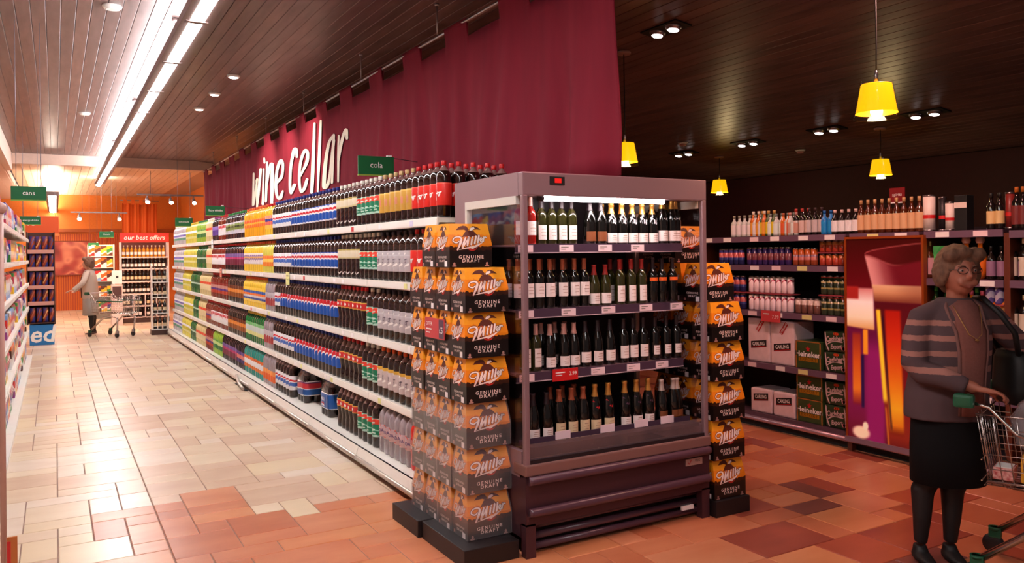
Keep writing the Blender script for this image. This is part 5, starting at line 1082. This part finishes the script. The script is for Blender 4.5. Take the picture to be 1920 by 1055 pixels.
def person(loc, rotz, label, skin, card, top, skirt, hair_c, shoe, detail=True, bag=True):
    t = thing('person', label, 'person', loc, rotz)
    b = MB(); v = .0075 if detail else .016
    b.ell((.06, -.005, 1.495), (.077, .096, .118), 0, 18, 14); b.ell((.06, -.035, 1.425), (.05, .055, .045), 0, 14, 10)
    b.tube([(.045, .02, 1.30), (.055, .012, 1.36), (.06, .005, 1.44)], [.06, .05, .052], 14)
    b.ell((.06, -.104, 1.48), (.013, .018, .024)); b.tube([(.06, -.095, 1.52), (.06, -.115, 1.472)], [.008, .013], 8)
    for s in (-1, 1): b.ell((.06 + s * .079, .005, 1.49), (.012, .022, .032)); b.ell((.06 + s * .03, -.088, 1.445), (.022, .016, .02))
    b.tube([(.038, -.098, 1.432), (.06, -.103, 1.433), (.082, -.098, 1.432)], [.004, .008, .004], 8); b.tube([(.042, -.095, 1.421), (.06, -.100, 1.42), (.078, -.095, 1.421)], [.004, .008, .004], 8)
    b.loft([oval((.02, .02, .80), .14, .1), oval((.03, .02, 1.0), .14, .1), oval((.045, .02, 1.22), .15, .095), oval((.05, .02, 1.30), .08, .06)])
    EL, HA = (-.20, -.05, 1.035), (.015, -.225, .935); ER, HR = (.40, .0, 1.09), (.48, -.16, .95)
    b.tube([(-.09, .02, 1.27), EL, HA], [.036, .036, .03], 12); b.tube([(.19, .03, 1.27), ER, HR], [.036, .036, .03], 12)
    hand(b, HA, (.62, -.42, -.1), (.1, -.35, -1), (-.35, -.6, .1)); hand(b, HR, (.3, -.7, -.1), (.1, -.35, -1), (.6, .2, 0))
    for s, x0, x1 in ((-1, -.055, -.125), (1, .075, .03)):
        b.tube([(x0, .03, .84), (x0 - .015 * (s < 0), .02, .47), (x1 + .01, .045, .36), (x1 + .004, .04, .22), (x1, .05, .09)], [.09, .062, .058, .045, .033], 14)
        b.loft([oval((x1, .06, .075), .032, .036), oval((x1, .05, .05), .034, .05), oval((x1 - .01, .0, .03), .04, .105), oval((x1 - .01, .0, .008), .038, .10)])
    me = remesh(b, 'body', v, [skin, mat('dark_stocking', S(20, 12, 14), .6), shoe, mat('lips', S(150, 80, 66), .5)])
    for p in me.polygons:
        c = p.center
        if c.z < .07 and (c.y < .06 or c.z < .05): p.material_index = 2
        elif c.z < .8: p.material_index = 1
        elif 1.418 < c.z < 1.436 and c.y < -.092 and abs(c.x - .06) < .024: p.material_index = 3
    body = obj('body', me, t)
    # cardigan
    q = MB()
    q.loft([oval((.0, .02, .745), .205, .148, 28, .85), oval((.0, .02, .85), .20, .15, 28, .85), oval((.02, .02, 1.0), .19, .145, 28, .85), oval((.04, .015, 1.15), .178, .142, 28, .85), oval((.05, .02, 1.25), .165, .12, 28, .9), oval((.05, .022, 1.32), .115, .085, 28, .9), oval((.05, .025, 1.365), .085, .07, 28)])
    f1 = (-.10, -.15, .975)
    q.tube([(-.03, .022, 1.31), (-.125, .02, 1.262), (-.165, .0, 1.16), EL, (EL[0] + .03, EL[1] - .03, EL[2] - .045), f1, (HA[0] - .035, HA[1] + .02, HA[2] + .005)], [.05, .064, .066, .064, .062, .054, .045], 16)
    q.tube([(.13, .022, 1.315), (.235, .018, 1.268), (.31, .01, 1.18), ER, HR], [.05, .064, .064, .06, .046], 16)
    cm = remesh(q, 'cardigan', .009 if detail else .018, [card, None][:1], 8)
    cd_ = obj('cardigan', cm, t)
    # knitted top: panel down the open front, with neckline
    q = MB(); Z = [.78, .9, 1.0, 1.1, 1.2, 1.27, 1.32, 1.352]; hw = [.05, .052, .056, .062, .07, .078, .08, .06]; yf = [-.140, -.143, -.141, -.142, -.128, -.104, -.079, -.05]; cx = [.045, .05, .055, .06, .06, .058, .058, .058]; nn = 8
    for z, w0, y0, x0 in zip(Z, hw, yf, cx):
        for k in range(nn + 1):
            a = k / nn * 2 - 1; q.v.append((x0 + a * w0, y0 + .012 * a * a + (.03 * a * a if z > 1.25 else 0), z))
    for i in range(len(Z) - 1):
        for k in range(nn): o = i * (nn + 1) + k; q.f.append([o, o + 1, o + nn + 2, o + nn + 1]); q.m.append(0); q.sm.append(True)
    tp = q.build('knit_top', top, t); sm = tp.modifiers.new('thickness', 'SOLIDIFY'); sm.thickness = .012; sm.offset = 0
    for s in (-1, 1):
        MB().tube([(x0 + s * (w0 + .008), y0 + .006 + (.03 if z > 1.25 else .01), z) for z, w0, y0, x0 in zip(Z, hw, yf, cx)], .009, 8).build('front_band', mat('cardigan_band', S(118, 76, 70), .8), cd_)
    # skirt
    q = MB(); q.loft([oval((.03, .02, .86), .165, .13, 28), oval((.015, .02, .75), .188, .14, 28), oval((.005, .02, .6), .185, .145, 28), oval((.005, .02, .415), .185, .15, 28), oval((.005, .02, .41), .17, .135, 28)]); q.build('skirt', skirt, t)
    # hair
    h = MB(); h.ell((.06, .02, 1.535), (.102, .108, .108), 0, 20, 14)
    for s in (-1, 1):
        h.ell((.06 + s * .085, .02, 1.49), (.032, .06, .075), 0, 12, 10); h.ell((.06 + s * .06, -.055, 1.585), (.05, .045, .04), 0, 12, 8)
    h.ell((.06, .07, 1.47), (.08, .06, .09), 0, 14, 10); h.ell((.045, -.065, 1.597), (.05, .04, .034), 0, 12, 8)
    hm = remesh(h, 'hair', .008, [hair_c], 4)
    rnd = random.Random(3)
    for vtx in hm.vertices:
        n = math.sin(vtx.co.x * 130 + vtx.co.z * 60) * math.sin(vtx.co.z * 90 + vtx.co.y * 70); vtx.co += Vector((vtx.co.x - .06, vtx.co.y, vtx.co.z - 1.5)).normalized() * .0035 * n
    obj('hair', hm, t)
    if detail:
        q = MB()
        for s in (-1, 1):
            c = (.06 + s * .034, -.112 + .012, 1.507); q.tube([(c[0] + .027 * math.cos(a), c[1] - .004 + abs(math.sin(a)) * .0, c[2] + .018 * math.sin(a)) for a in [2 * PI * k / 14 for k in range(15)]], .0022, 6, cap=False)
            q.tube([(.06 + s * .061, -.1, 1.51), (.06 + s * .082, -.02, 1.51)], .002, 6)
            e_ = MB().ell((.06 + s * .033, -.088, 1.506), (.012, .008, .007), 0, 10, 6).build('eye', mat('eye_white', S(190, 160, 150), .3), t); MB().ell((.06 + s * .033, -.0945, 1.506), (.005, .003, .005), 0, 8, 6).build('iris', INKK, e_)
            MB().tube([(.06 + s * .018, -.096, 1.527), (.06 + s * .035, -.096, 1.532), (.06 + s * .052, -.088, 1.527)], .0035, 6).build('eyebrow', hair_c, t)
        q.tube([(.053, -.102, 1.51), (.067, -.102, 1.51)], .002, 6); q.build('glasses', mat('glasses_frame', S(50, 24, 20), .3), t)
        MB().tube([(.06 + .072 * math.cos(a), .0 - .078 * math.sin(a) if math.sin(a) > 0 else .02 - .05 * math.sin(a), 1.335 - .022 * max(0, math.sin(a))) for a in [2 * PI * k / 24 for k in range(25)]], .006, 8, cap=False).build('neck_cord', BLACK, t)
        nk = MB().tube([(-.005, -.062, 1.33), (.01, -.105, 1.26), (.03, -.142, 1.19), (.062, -.155, 1.165), (.094, -.142, 1.19), (.115, -.105, 1.26), (.128, -.062, 1.33)], .002, 6).build('necklace', mat('gold_chain', S(200, 150, 90), .3, .8), t)
        MB().ell((.062, -.158, 1.162), (.012, .005, .005)).build('pendant', mat('gold_chain', S(200, 150, 90), .3, .8), nk)
    if bag:
        q = MB(); q.loft([oval((.36, .02, .82), .075, .12, 18, .6), oval((.37, .02, .9), .085, .13, 18, .6), oval((.36, .02, 1.05), .07, .115, 18, .6), oval((.35, .02, 1.09), .05, .09, 18, .6)]); bg = q.build('shoulder_bag', BLACK, t)
        MB().tube([(.33, -.06, 1.06), (.27, -.125, 1.19), (.20, -.115, 1.29), (.16, -.04, 1.365), (.17, .05, 1.36), (.24, .13, 1.26), (.33, .1, 1.07)], .014, 8).build('strap', BLACK, bg)
    return t
SKIN = mat('skin', S(160, 92, 70), .55, noise=.04); 
CARD = bands('striped_cardigan', .97, 1.27, [(0, S(86, 66, 68)), (.1, S(160, 108, 98)), (.2, S(86, 66, 68)), (.36, S(160, 108, 98)), (.45, S(86, 66, 68)), (.62, S(160, 108, 98)), (.71, S(86, 66, 68)), (.87, S(160, 108, 98)), (.96, S(86, 66, 68))], rough=.9, noise=.03, spec=.15)
WOM = (3.99 + .498 * .0, 2.45, 0)
person(WOM, -YAW, 'woman in a striped grey cardigan and black skirt holding the trolley', SKIN, CARD, mat('knit_rose_brown', S(124, 76, 68), .9, noise=.06, nscale=(90, 90, 90), bump=.4, spec=.15), mat('black_skirt_cloth', S(14, 11, 13), .85, spec=.2), mat('hair_grey_brown', S(126, 86, 64), .8, c2=S(92, 60, 44), nscale=(60, 60, 20)), BLACK)
WIRE = mat('chrome_wire', S(200, 190, 186), .22, 1.0); TGR = mat('trolley_green', S(16, 84, 56), .4)
def trolley(loc, rotz, label):
    """origin under the handle, basket along +x, width along y"""
    t = thing('shopping_trolley', label, 'trolley', loc, rotz)
    MB().tube([(-.02, -.25, .885), (-.02, .25, .885)], .014, 10).build('handle_bar', mat('handle_pinkish', S(206, 176, 170), .35), t)
    for s in (-1, 1):
        MB().cbox(-.06, s * .275 - .03, .85, .03, s * .275 + .03, .915, .014).build('handle_cap', TGR, t)
        MB().tube([(.02, s * .27, .875), (.09, s * .27, .86), (.2, s * .27, .745), (.24, s * .268, .735)], .009, 8).build('handle_bracket', WIRE, t)
        MB().cbox(.24, s * .268 - .008, .715, .9, s * .235 + .008, .742, .004).build('side_strip', TGR, t)
        MB().tube([(.72, s * .2, .1), (.75, s * .22, .40), (.55, s * .235, .43), (.40, s * .24, .41), (.05, s * .25, .13)], .018, 10).build('chassis_tube', WIRE, t)
    def P(x, s, z):
        f = (x - .03) / .87; k = (z - .47) / .35; return (x + (k - 1) * -.045 * (1 - f), s * (.255 - .05 * f - .025 * (1 - k)), z)
    WRR = .0026
    for s in (-1, 1):
        q = MB()
        for z in (.50, .56, .63, .69, .755, .82): q.tube([P(.03, s, z), P(.9, s, z - (.0 if z < .6 else 0))], WRR if z not in (.82, .50) else .005, 6)
        for k in range(18): x = .05 + k * .049; q.tube([P(x, s, .48), P(x, s, .82)], WRR, 6)
        q.build('basket_side', WIRE, t)
    q = MB()
    for k in range(11): y = -.22 + k * .044; q.tube([(.06, y, .48), (.88, y * .8, .48)], WRR, 6)
    for k in range(9): x = .06 + k * .1; q.tube([(x, -.23 + .04 * k / 9, .478), (x, .23 - .04 * k / 9, .478)], WRR, 6)
    q.build('basket_floor', WIRE, t)
    q = MB(); q2 = MB()
    for k in range(9): y = -.2 + k * .05; q.tube([(.075, y, .48), (.03, y * 1.15, .82)], WRR, 6); q2.tube([(.89, y * .85, .48), (.9, y * .95, .82)], WRR, 6)
    for z in (.5, .6, .7, .82): q.tube([(.05, -.24, z), (.05, .24, z)], .0035, 6); q2.tube([(.9, -.2, z), (.9, .2, z)], .0035, 6)
    q.build('basket_gate', WIRE, t); q2.build('basket_nose', WIRE, t)
    for x, w_ in ((.03, .25), (.72, .2)):
        for s in (-1, 1):
            c = MB().cbox(x - .03, s * w_ - .022, .085, x + .03, s * w_ + .022, .14, .008).lathe([(.03, .125), (.034, .14)], 12, 0, Matrix.Translation((x, s * w_, 0))).build('caster_fork', TGR if x < .1 else CHROME, t)
            MB().lathe([(.02, -.014), (.05, -.012), (.052, 0), (.05, .012), (.02, .014)], 16, 0, Matrix.Translation((x - .01, s * w_, .053)) @ Matrix.Rotation(PI / 2, 4, 'X')).build('wheel', DARK, c)
    return t
# handle's near end in view, basket towards the right of the picture
R_ = Vector((cY, -sY, 0)); F_ = Vector((sY, cY, 0))
fw = (R_ * .77 - F_ * .64); ax = (R_ * .64 + F_ * .77)
hc = Vector((WOM[0], WOM[1], 0)) - R_ * .055 - F_ * .27 + ax * .28
TROT = math.atan2(fw.y, fw.x)
tr = trolley(tuple(hc), TROT, 'wire shopping trolley with green handle caps in front of the woman')
def in_tr(x, y, z): return tuple(hc + fw * x + ax * y + Vector((0, 0, z)))
t = thing('grocery_pack', 'yellow grocery pack lying in the shopping trolley', 'package', in_tr(.36, -.06, .492), TROT); MB().cbox(-.16, -.1, 0, .2, .1, .13, .01).build('pack', mat('yellow_pack', S(226, 160, 40), .5, noise=.08), t); MB().box(-.162, -.08, .03, -.16, .08, .09).build('print', mat('orange_pack_print', S(226, 110, 40), .5), t)
t = thing('small_punnet', 'small pink and white packet beside the yellow pack in the trolley', 'package', in_tr(.13, -.08, .49), TROT); MB().cbox(-.05, -.06, 0, .04, .06, .06, .008).build('packet', mat('pinkwhite_packet', S(240, 190, 180), .4, c2=S(190, 60, 60), nscale=(60, 60, 60)), t); MB().box(-.04, -.05, .06, .03, .05, .063).build('lid_film', INKW, t)
bgm = MB(); R = []
for z, r in ((0, .09), (.05, .14), (.15, .15), (.22, .12), (.28, .06), (.33, .05), (.37, .07)): R.append([((1 + .12 * math.sin(5 * a + z * 30)) * r * math.cos(a), (1 + .1 * math.sin(7 * a - z * 20)) * r * .8 * math.sin(a), z + .01 * math.sin(3 * a)) for a in [2 * PI * k / 28 for k in range(28)]])
t = thing('carrier_bag', 'thin translucent carrier bag bunched up in the trolley', 'bag', in_tr(.30, -.02, .625), TROT); bgm.loft(R, 0, cap=False).build('film', glass('bag_film', (.9, .86, .88, 1), .4, .2, .4, (.62, .56, .58, 1)), t)
MB().tube([(-.05, 0, .35), (-.06, .0, .42), (-.0, .02, .45), (.05, 0, .36)], .008, 6).build('bag_handle', glass('bag_film', (.9, .86, .88, 1)), t)
# ================================================================== LEFT SHELVING
FXL = -.36; ly0, ly1, nlb = 5.4, 14.2, 7; lw = (ly1 - ly0) / nlb
LZ = [.14, .52, .88, 1.24, 1.58, 1.9]
shl = MB(); shl.box(-.42, .004, -.03, 0, lw - .004, 0); shl.box(0, .004, -.045, .012, lw - .004, .003); shl_me = shl.mesh('shelf', SHELF); stl = MB().box(.012, .01, -.04, .015, lw - .01, -.004).mesh('price_strip', mat('price_strip_plastic', S(248, 244, 238), .25))
for b in range(nlb):
    t = thing('shelving_bay', 'white shelving bay along the left edge, ' + ('nearest the camera' if b == 0 else nth(b) + ' from the camera' if b < nlb - 1 else 'next to the crisps stand'), 'shelving', (FXL, ly0 + b * lw, 0), 0, 'bays of the left shelving')
    MB().box(-.46, 0, 0, -.42, lw, 2.15).build('back_panel', SHELF, t); MB().box(-.42, .003, .1, .05, lw - .003, .14).build('base_deck', SHELF, t); MB().box(.0, .0, 0, .03, lw, .1).build('kick_plate', WHITE, t)
    MB().box(-.44, .002, 0, -.40, .04, 2.2).build('upright', SHELF, t)
    for z in LZ[1:]:
        s = obj('shelf', shl_me, t, (0, 0, z)); obj('price_strip', stl, s)
# packets: pouches and boxes in bright colours
PC = [(206, 40, 36), (40, 60, 150), (236, 190, 50), (240, 236, 236), (150, 60, 130), (60, 140, 70), (230, 110, 40), (120, 160, 210), (196, 60, 90), (90, 50, 40)]
def pouch_mesh(nm, w_, h, d, c1, c2):
    R = []
    for z, f in ((0, .12), (.015, .2), (.12, .75), (.5, 1), (.85, .7), (.97, .2), (1, .12)): R.append([((d / 2) * f * math.copysign(abs(math.cos(a)) ** .8, math.cos(a)), (w_ / 2) * math.copysign(abs(math.sin(a)) ** .5, math.sin(a)) * (.97 if .02 < z < .98 else 1), z * h) for a in [2 * PI * k / 12 for k in range(12)]])
    return MB().loft(R, 0).mesh(nm, bands('pouch_' + nm, 0, h, [(0, S(*c1)), (.3, S(*c2)), (.42, S(240, 236, 230)), (.55, S(*c2)), (.7, S(*c1))], wave=.12, freq=40, rough=.3))
PCH = [pouch_mesh('pouch', .17, .24, .09, PC[i], PC[(i * 3 + 1) % 10]) for i in range(10)]
for i, m in enumerate(PCH): m.materials[0] = bands('pouch_print_%d' % i, 0, .24, [(0, S(*PC[i])), (.3, S(*PC[(i * 3 + 1) % 10])), (.42, S(240, 236, 230)), (.55, S(*PC[(i * 3 + 1) % 10])), (.7, S(*PC[i]))], wave=.12, freq=40, rough=.3)
BXM = [MB().cbox(-.05, -.075, 0, .05, .075, .22, .004).mesh('packet', bands('box_print_%d' % i, 0, .22, [(0, S(*PC[(i + 4) % 10])), (.25, S(240, 236, 230)), (.4, S(*PC[i])), (.75, S(*PC[(i + 7) % 10]))], wave=.1, freq=30)) for i in range(10)]
LNM = ['bottom shelf', 'second shelf up', 'third shelf up', 'fourth shelf up', 'fifth shelf up', 'top shelf']
CN = ['red', 'blue', 'yellow', 'white', 'purple', 'green', 'orange', 'pale blue', 'pink', 'brown']
for lv, z in enumerate(LZ):
    y = 5.5; c = random.randrange(10)
    while y < 14.1:
        if random.random() < .45: c = random.randrange(10)
        bx = (lv + int(y * 1.3)) % 3 != 0
        o = obj('packet' if bx else 'pouch', (BXM if bx else PCH)[c], None, (FXL - .07, y, z + .001)); y += .16 if bx else .18
        d = ('%s printed box' if bx else '%s snack pouch') % CN[c] + ' on the left-edge shelving, ' + LNM[lv]; tag(o, d, 'box' if bx else 'packet', d)
t = thing('upright_post', 'pale pink round post at the extreme left edge', 'post', (-.235, 4.72, 0)); MB().tube([(0, 0, .02), (0, 0, 1.86)], .014, 12).build('pole', mat('pink_grey_post', S(196, 150, 138), .4), t); MB().lathe([(.05, 0), (.05, .015), (.016, .02)], 14).build('foot', WHITE, t); MB().ell((0, 0, 1.87), (.03, .03, .03)).build('cap', mat('pink_grey_post', S(196, 150, 138), .4), t)
t = thing('leaflet', 'orange and red leaflet hanging low on the left post', 'leaflet', (-.215, 4.69, .04)); MB().box(-.004, -.03, .0, .04, -.02, .2).build('sheet', mat('orange_leaflet', S(196, 110, 50), .6), t); MB().box(-.004, -.033, .0, .012, -.03, .18).build('red_strip', RED, t)
# ---- crisps display at the end of the left shelving
t = thing('crisps_stand', 'tiered crisps stand with brown packets at the far end of left shelving', 'display stand', (-.22, 17.2, 0))
MB().box(-.24, .0, .38, -.22, .45, 2.1).box(.2, 0, .38, .22, .45, 2.1).box(-.24, .43, .38, .22, .45, 2.1).build('cabinet', mat('stand_brown', S(70, 40, 34), .6), t)
for z in (.78, 1.08, 1.42, 1.74): MB().box(-.22, -.02, z - .025, .2, .43, z).box(-.22, -.03, z - .04, .2, -.02, z + .03, 0).build('tray', mat('pink_tray', S(206, 150, 140), .5), t)
MB().box(-.22, -.04, .40, .2, .43, .42).build('base_tray', mat('stand_brown', S(70, 40, 34), .6), t)
bx = MB().cbox(-.2, -.02, 0, .2, .43, .38, .004).build('blue_base_box', mat('blue_box', S(30, 120, 190), .5), t); q = MB(); put_text(q, 'ed', faceY(.0, -.02, .19), .42, 0, .002, shear=.15, bold=.02); q.build('lettering', INKW, bx)
CR = [pouch_mesh('crisps_packet', .13, .26, .07, a, b) for a, b in (((110, 50, 30), (60, 50, 130)), ((150, 60, 40), (200, 130, 70)), ((60, 46, 120), (190, 90, 50)))]
for i, m in enumerate(CR): m.materials[0] = bands('crisps_print_%d' % i, 0, .26, [(0, S(50, 50, 130)), (.2, S(150, 60, 36)), (.45, S(*((226, 170, 100), (190, 90, 60), (90, 60, 120))[i])), (.6, S(120, 46, 40)), (.85, S(60, 44, 110))], wave=.25, freq=30)
for tz, nm in ((.421, 'lowest'), (.781, 'second'), (1.081, 'middle'), (1.421, 'fourth'), (1.741, 'top')):
    for k in range(4):
        o = obj('crisps_packet', CR[(k + int(tz * 10)) % 3], None, (-.37 + k * .105, 17.25, tz + .002)); o.rotation_euler = (.22 * 0, 0, PI / 2); o.scale = (1, .72, 1.05); tag(o, 'brown and blue crisps packet on the %s tier of the stand, %s from left' % (nm, nth(k)), 'packet', 'crisps on the %s tier' % nm)
# ---- far end: board, picture, gift stand, wine stand, wire baskets, curtains
t = thing('hanging_board', 'orange hanging board at the far left above the aisle', 'sign', (-.29, 20.0, 2.1)); MB().cbox(-.37, 0, 0, .37, .05, .42, .01).build('board', mat('orange_board', S(226, 90, 34), .5), t); MB().box(-.37, -.005, 0, .37, .055, .05).build('lower_rail', mat('orange_rail', S(240, 150, 80), .5), t)
q = MB(); put_text(q, '815', faceY(-.2, 0, .28), .2, 0, .002, shear=.2, bold=.02); q.build('lettering', INKW, t); MB().tube([(-.3, .02, .42), (-.3, .02, 1.46)], .005, 6).tube([(.3, .02, .42), (.3, .02, 1.46)], .005, 6).build('hanging_wire', GREYM, t)
t = thing('wall_picture', 'large food photograph in reds and purples on the far wall', 'picture', (.5, 27.93, 1.1))
pm_ = bpy.data.materials.new('food_photo_print'); pm_.use_nodes = True; nt = pm_.node_tree; tc = nt.nodes.new('ShaderNodeTexCoord'); vo = nt.nodes.new('ShaderNodeTexVoronoi'); vo.feature = 'SMOOTH_F1'; vo.inputs['Scale'].default_value = 3.4; cr = nt.nodes.new('ShaderNodeValToRGB'); sp = nt.nodes.new('ShaderNodeSeparateColor')
nt.links.new(tc.outputs['Object'], vo.inputs['Vector']); nt.links.new(vo.outputs['Color'], sp.inputs[0]); nt.links.new(sp.outputs[0], cr.inputs[0]); nt.links.new(cr.outputs[0], nt.nodes['Principled BSDF'].inputs['Base Color'])
el = cr.color_ramp.elements; el[0].color = S(96, 30, 40); el[1].color = S(90, 40, 110)
for p_, c_ in ((.3, (190, 80, 70)), (.5, (232, 150, 120)), (.7, (170, 50, 70)), (.85, (240, 190, 150))): e_ = el.new(p_); e_.color = S(*c_)
MB().box(-.58, 0, 0, .58, .03, 1.0).build('panel', pm_, t); MB().box(-.61, .0, -.03, .61, .025, 0).box(-.61, 0, 1.0, .61, .025, 1.03).box(-.61, 0, 0, -.58, .025, 1).box(.58, 0, 0, .61, .025, 1).build('frame', mat('picture_frame', S(140, 60, 36), .5), t)
# gift / card stand
t = thing('gift_stand', 'far stand of colourful packets left of the wine stand', 'display stand', (1.02, 23.4, 0)); MB().box(-.28, .3, 0, .32, .34, 1.95).build('back_panel', SHELF, t); MB().box(-.3, 0, 0, -.27, .34, 1.2).box(.31, 0, 0, .34, .34, 1.95).build('side_panel', SHELF, t)
for z in (.2, .6, 1.0, 1.35, 1.65): MB().box(-.28, 0, z - .02, .32, .3, z).build('shelf', SHELF, t)
for z, nm in ((.2, 'lowest'), (.6, 'second'), (1.0, 'middle'), (1.35, 'fourth'), (1.65, 'top')):
    for k in range(4):
        c = (k * 3 + int(z * 10)) % 10; o = obj('packet', BXM[c], None, (.83 + k * .14, 23.48, z + .001)); o.rotation_euler.z = PI / 2; o.scale = (1, .9, 1.2); tag(o, '%s packet on the %s shelf of the far gift stand, %s from left' % (CN[c], nm, nth(k)), 'packet', 'packets on the far gift stand')
# wine stand with red header
t = thing('wine_stand', 'pale wine stand with a red header reading our best offers', 'display stand', (1.92, 21.6, 0)); PK = mat('pale_pink_steel', S(236, 206, 200), .4)
MB().box(-.54, .4, .12, .56, .44, 1.98).build('back_panel', mat('stand_back', S(120, 70, 60), .6), t); MB().box(-.54, 0, 0, .56, .44, .12).build('plinth', KICK, t)
hd = MB().box(-.54, -.02, 1.98, .56, .02, 2.21).build('header_board', mat('header_red', S(216, 40, 30), .5), t); q = MB(); put_text(q, 'our best offers', faceY(0, -.02, 2.09), .155, 0, .002, shear=.2, bold=.01); q.build('lettering', INKW, hd)
for x in (-.54, .53): MB().box(x, -.0, .12, x + .03, .44, 1.98).build('side_post', PK, t)
for z in (.14, .42, .72, 1.02, 1.33, 1.62): MB().box(-.51, .0, z - .03, .53, .4, z).build('shelf', PK, t)
for x in (-.26, .0, .26): MB().box(x, .0, .12, x + .02, .4, .69).build('divider', PK, t)
fw_m = {}
for nm, gl, lc in (('a', GL_D, LC['white']), ('b', mat('golden_wine', S(190, 130, 30), .15), LC['white']), ('c', GL_D, LC['cream'])):
    q = MB().lathe([(r, z * .92) for r, z in BDX], 8, 0); q.lathe([(.0385, .05), (.0385, .12)], 8, 1, cap=False); q.lathe([(.0165, .24), (.0165, .285)], 6, 2); fw_m[nm] = q.mesh('wine_bottle', [gl, lc, CC['silver']])
for i, (z, nm) in enumerate(((.14, 'bottom'), (.42, 'second'), (.72, 'third'), (1.02, 'fourth'), (1.33, 'fifth'), (1.62, 'top'))):
    for k in range(11):
        x = 1.46 + k * .09
        if z < .7 and any(abs(x - 1.92 - d - .01) < .05 for d in (-.26, 0, .26)): continue
        o = obj('wine_bottle', fw_m['b' if nm == 'top' else 'ac'[i % 2]], None, (x, 21.67, z + .001)); tag(o, 'distant wine bottle on the %s shelf of the offers stand, %s slot' % (nm, nth(k)), 'bottle', 'wines on the %s shelf of the offers stand' % nm)
t = thing('notice_board', 'small white notice on a low stand left of the offers stand', 'sign', (1.28, 21.2, 0)); MB().box(-.11, 0, .98, .11, .02, 1.3).build('board', PAPER, t); MB().box(-.02, -.002, 1.12, .03, 0, 1.17).build('print', INKK, t); MB().box(-.12, 0, 0, .12, .3, .96).build('stand_box', PK, t); MB().box(-.1, -.004, .62, .1, .0, .92).build('dark_panel', mat('stand_dark_panel', S(80, 50, 50), .5), t)
# wire basket tower at the end of the gondola
t = thing('basket_stand', 'white wire basket tower of dark bottles at the drinks run far end', 'display stand', (1.88, 18.0, 0)); MB().box(-.16, -.04, 0, .18, .3, .1).build('base', KICK, t)
for z in (.12, .45, .78, 1.10): 
    s = MB().box(-.14, 0, z - .02, .16, .26, z).build('basket_shelf', WHITE, t); q = MB()
    for k in range(4): q.tube([(-.14 + k * .1, -.005, z), (-.14 + k * .1, -.005, z + .06)], .003, 5)
    q.tube([(-.14, -.005, z + .06), (.16, -.005, z + .06)], .005, 5); q.build('wire_front', WHITE, s)
for x in (-.15, .16): MB().box(x, 0, .1, x + .015, .26, 1.42).build('side_panel', WHITE, t)
for z, nm in ((.12, 'bottom'), (.45, 'second'), (.78, 'third'), (1.10, 'top')):
    for k in range(3): o = obj('wine_bottle', fw_m['c'], None, (1.80 + k * .09, 18.08, z + .001)); tag(o, 'dark bottle in the %s basket of the white wire tower, %s from left' % (nm, nth(k)), 'bottle', 'bottles in the %s wire basket' % nm)
# orange curtains by the far lights
ORC = mat('orange_curtain_cloth', S(236, 110, 40), .8)
def curtain(x0, x1, y, z0, z1, label):
    t = thing('hanging_banner', label, 'banner', (x0, y, 0)); q = MB(); n = 60; L = x1 - x0
    for i in range(n + 1):
        x = L * i / n
        for z in (z0, z1): q.v.append((x, .03 * math.sin(x * 30) + .015 * math.sin(x * 71), z))
    for i in range(n): q.f.append([2 * i, 2 * i + 2, 2 * i + 3, 2 * i + 1]); q.m.append(0); q.sm.append(True)
    c = q.build('cloth', ORC, t); c.modifiers.new('thickness', 'SOLIDIFY').thickness = .008; MB().tube([(-.05, 0, z1 + .08), (L + .05, 0, z1 + .08)], .014, 8).build('hanging_bar', GREYM, t)
    for k in range(int(L / .2)): MB().box(k * .2 + .03, -.016, z1 - .03, k * .2 + .12, .016, z1 + .1).build('tab', ORC, t)
    for x in (.1, L - .1): MB().tube([(x, 0, z1 + .08), (x, 0, 3.56)], .005, 6).build('hanging_wire', GREYM, t)
curtain(1.62, 2.5, 24.4, 1.9, 3.1, 'orange tabbed banner at the far end above the offers stand')
# far shopper and trolley
person((.62, 18.9, 0), -1.9, 'distant shopper leaning over a trolley in the pale aisle', mat('far_skin', S(206, 150, 126), .6), mat('far_jacket', S(196, 172, 156), .85), mat('far_top', S(200, 170, 156), .85), mat('far_skirt', S(170, 160, 152), .85), mat('far_hair', S(120, 84, 66), .8), mat('far_shoe', S(90, 70, 64), .6), False, False)
trolley((.78, 18.5, 0), -.9, 'distant wire trolley in front of the far shopper')
for m in bpy.data.materials:      # small visible lamp faces: their light is carried by the lamps behind them
    if m.name.split('.')[0] in ('halogen_lens', 'track_lens', 'small_spot_lens', 'bulb_glow', 'amber_glass_shade', 'red_led', 'backlit_print'): m.cycles.emission_sampling = 'NONE'
print('objects', len(bpy.data.objects))
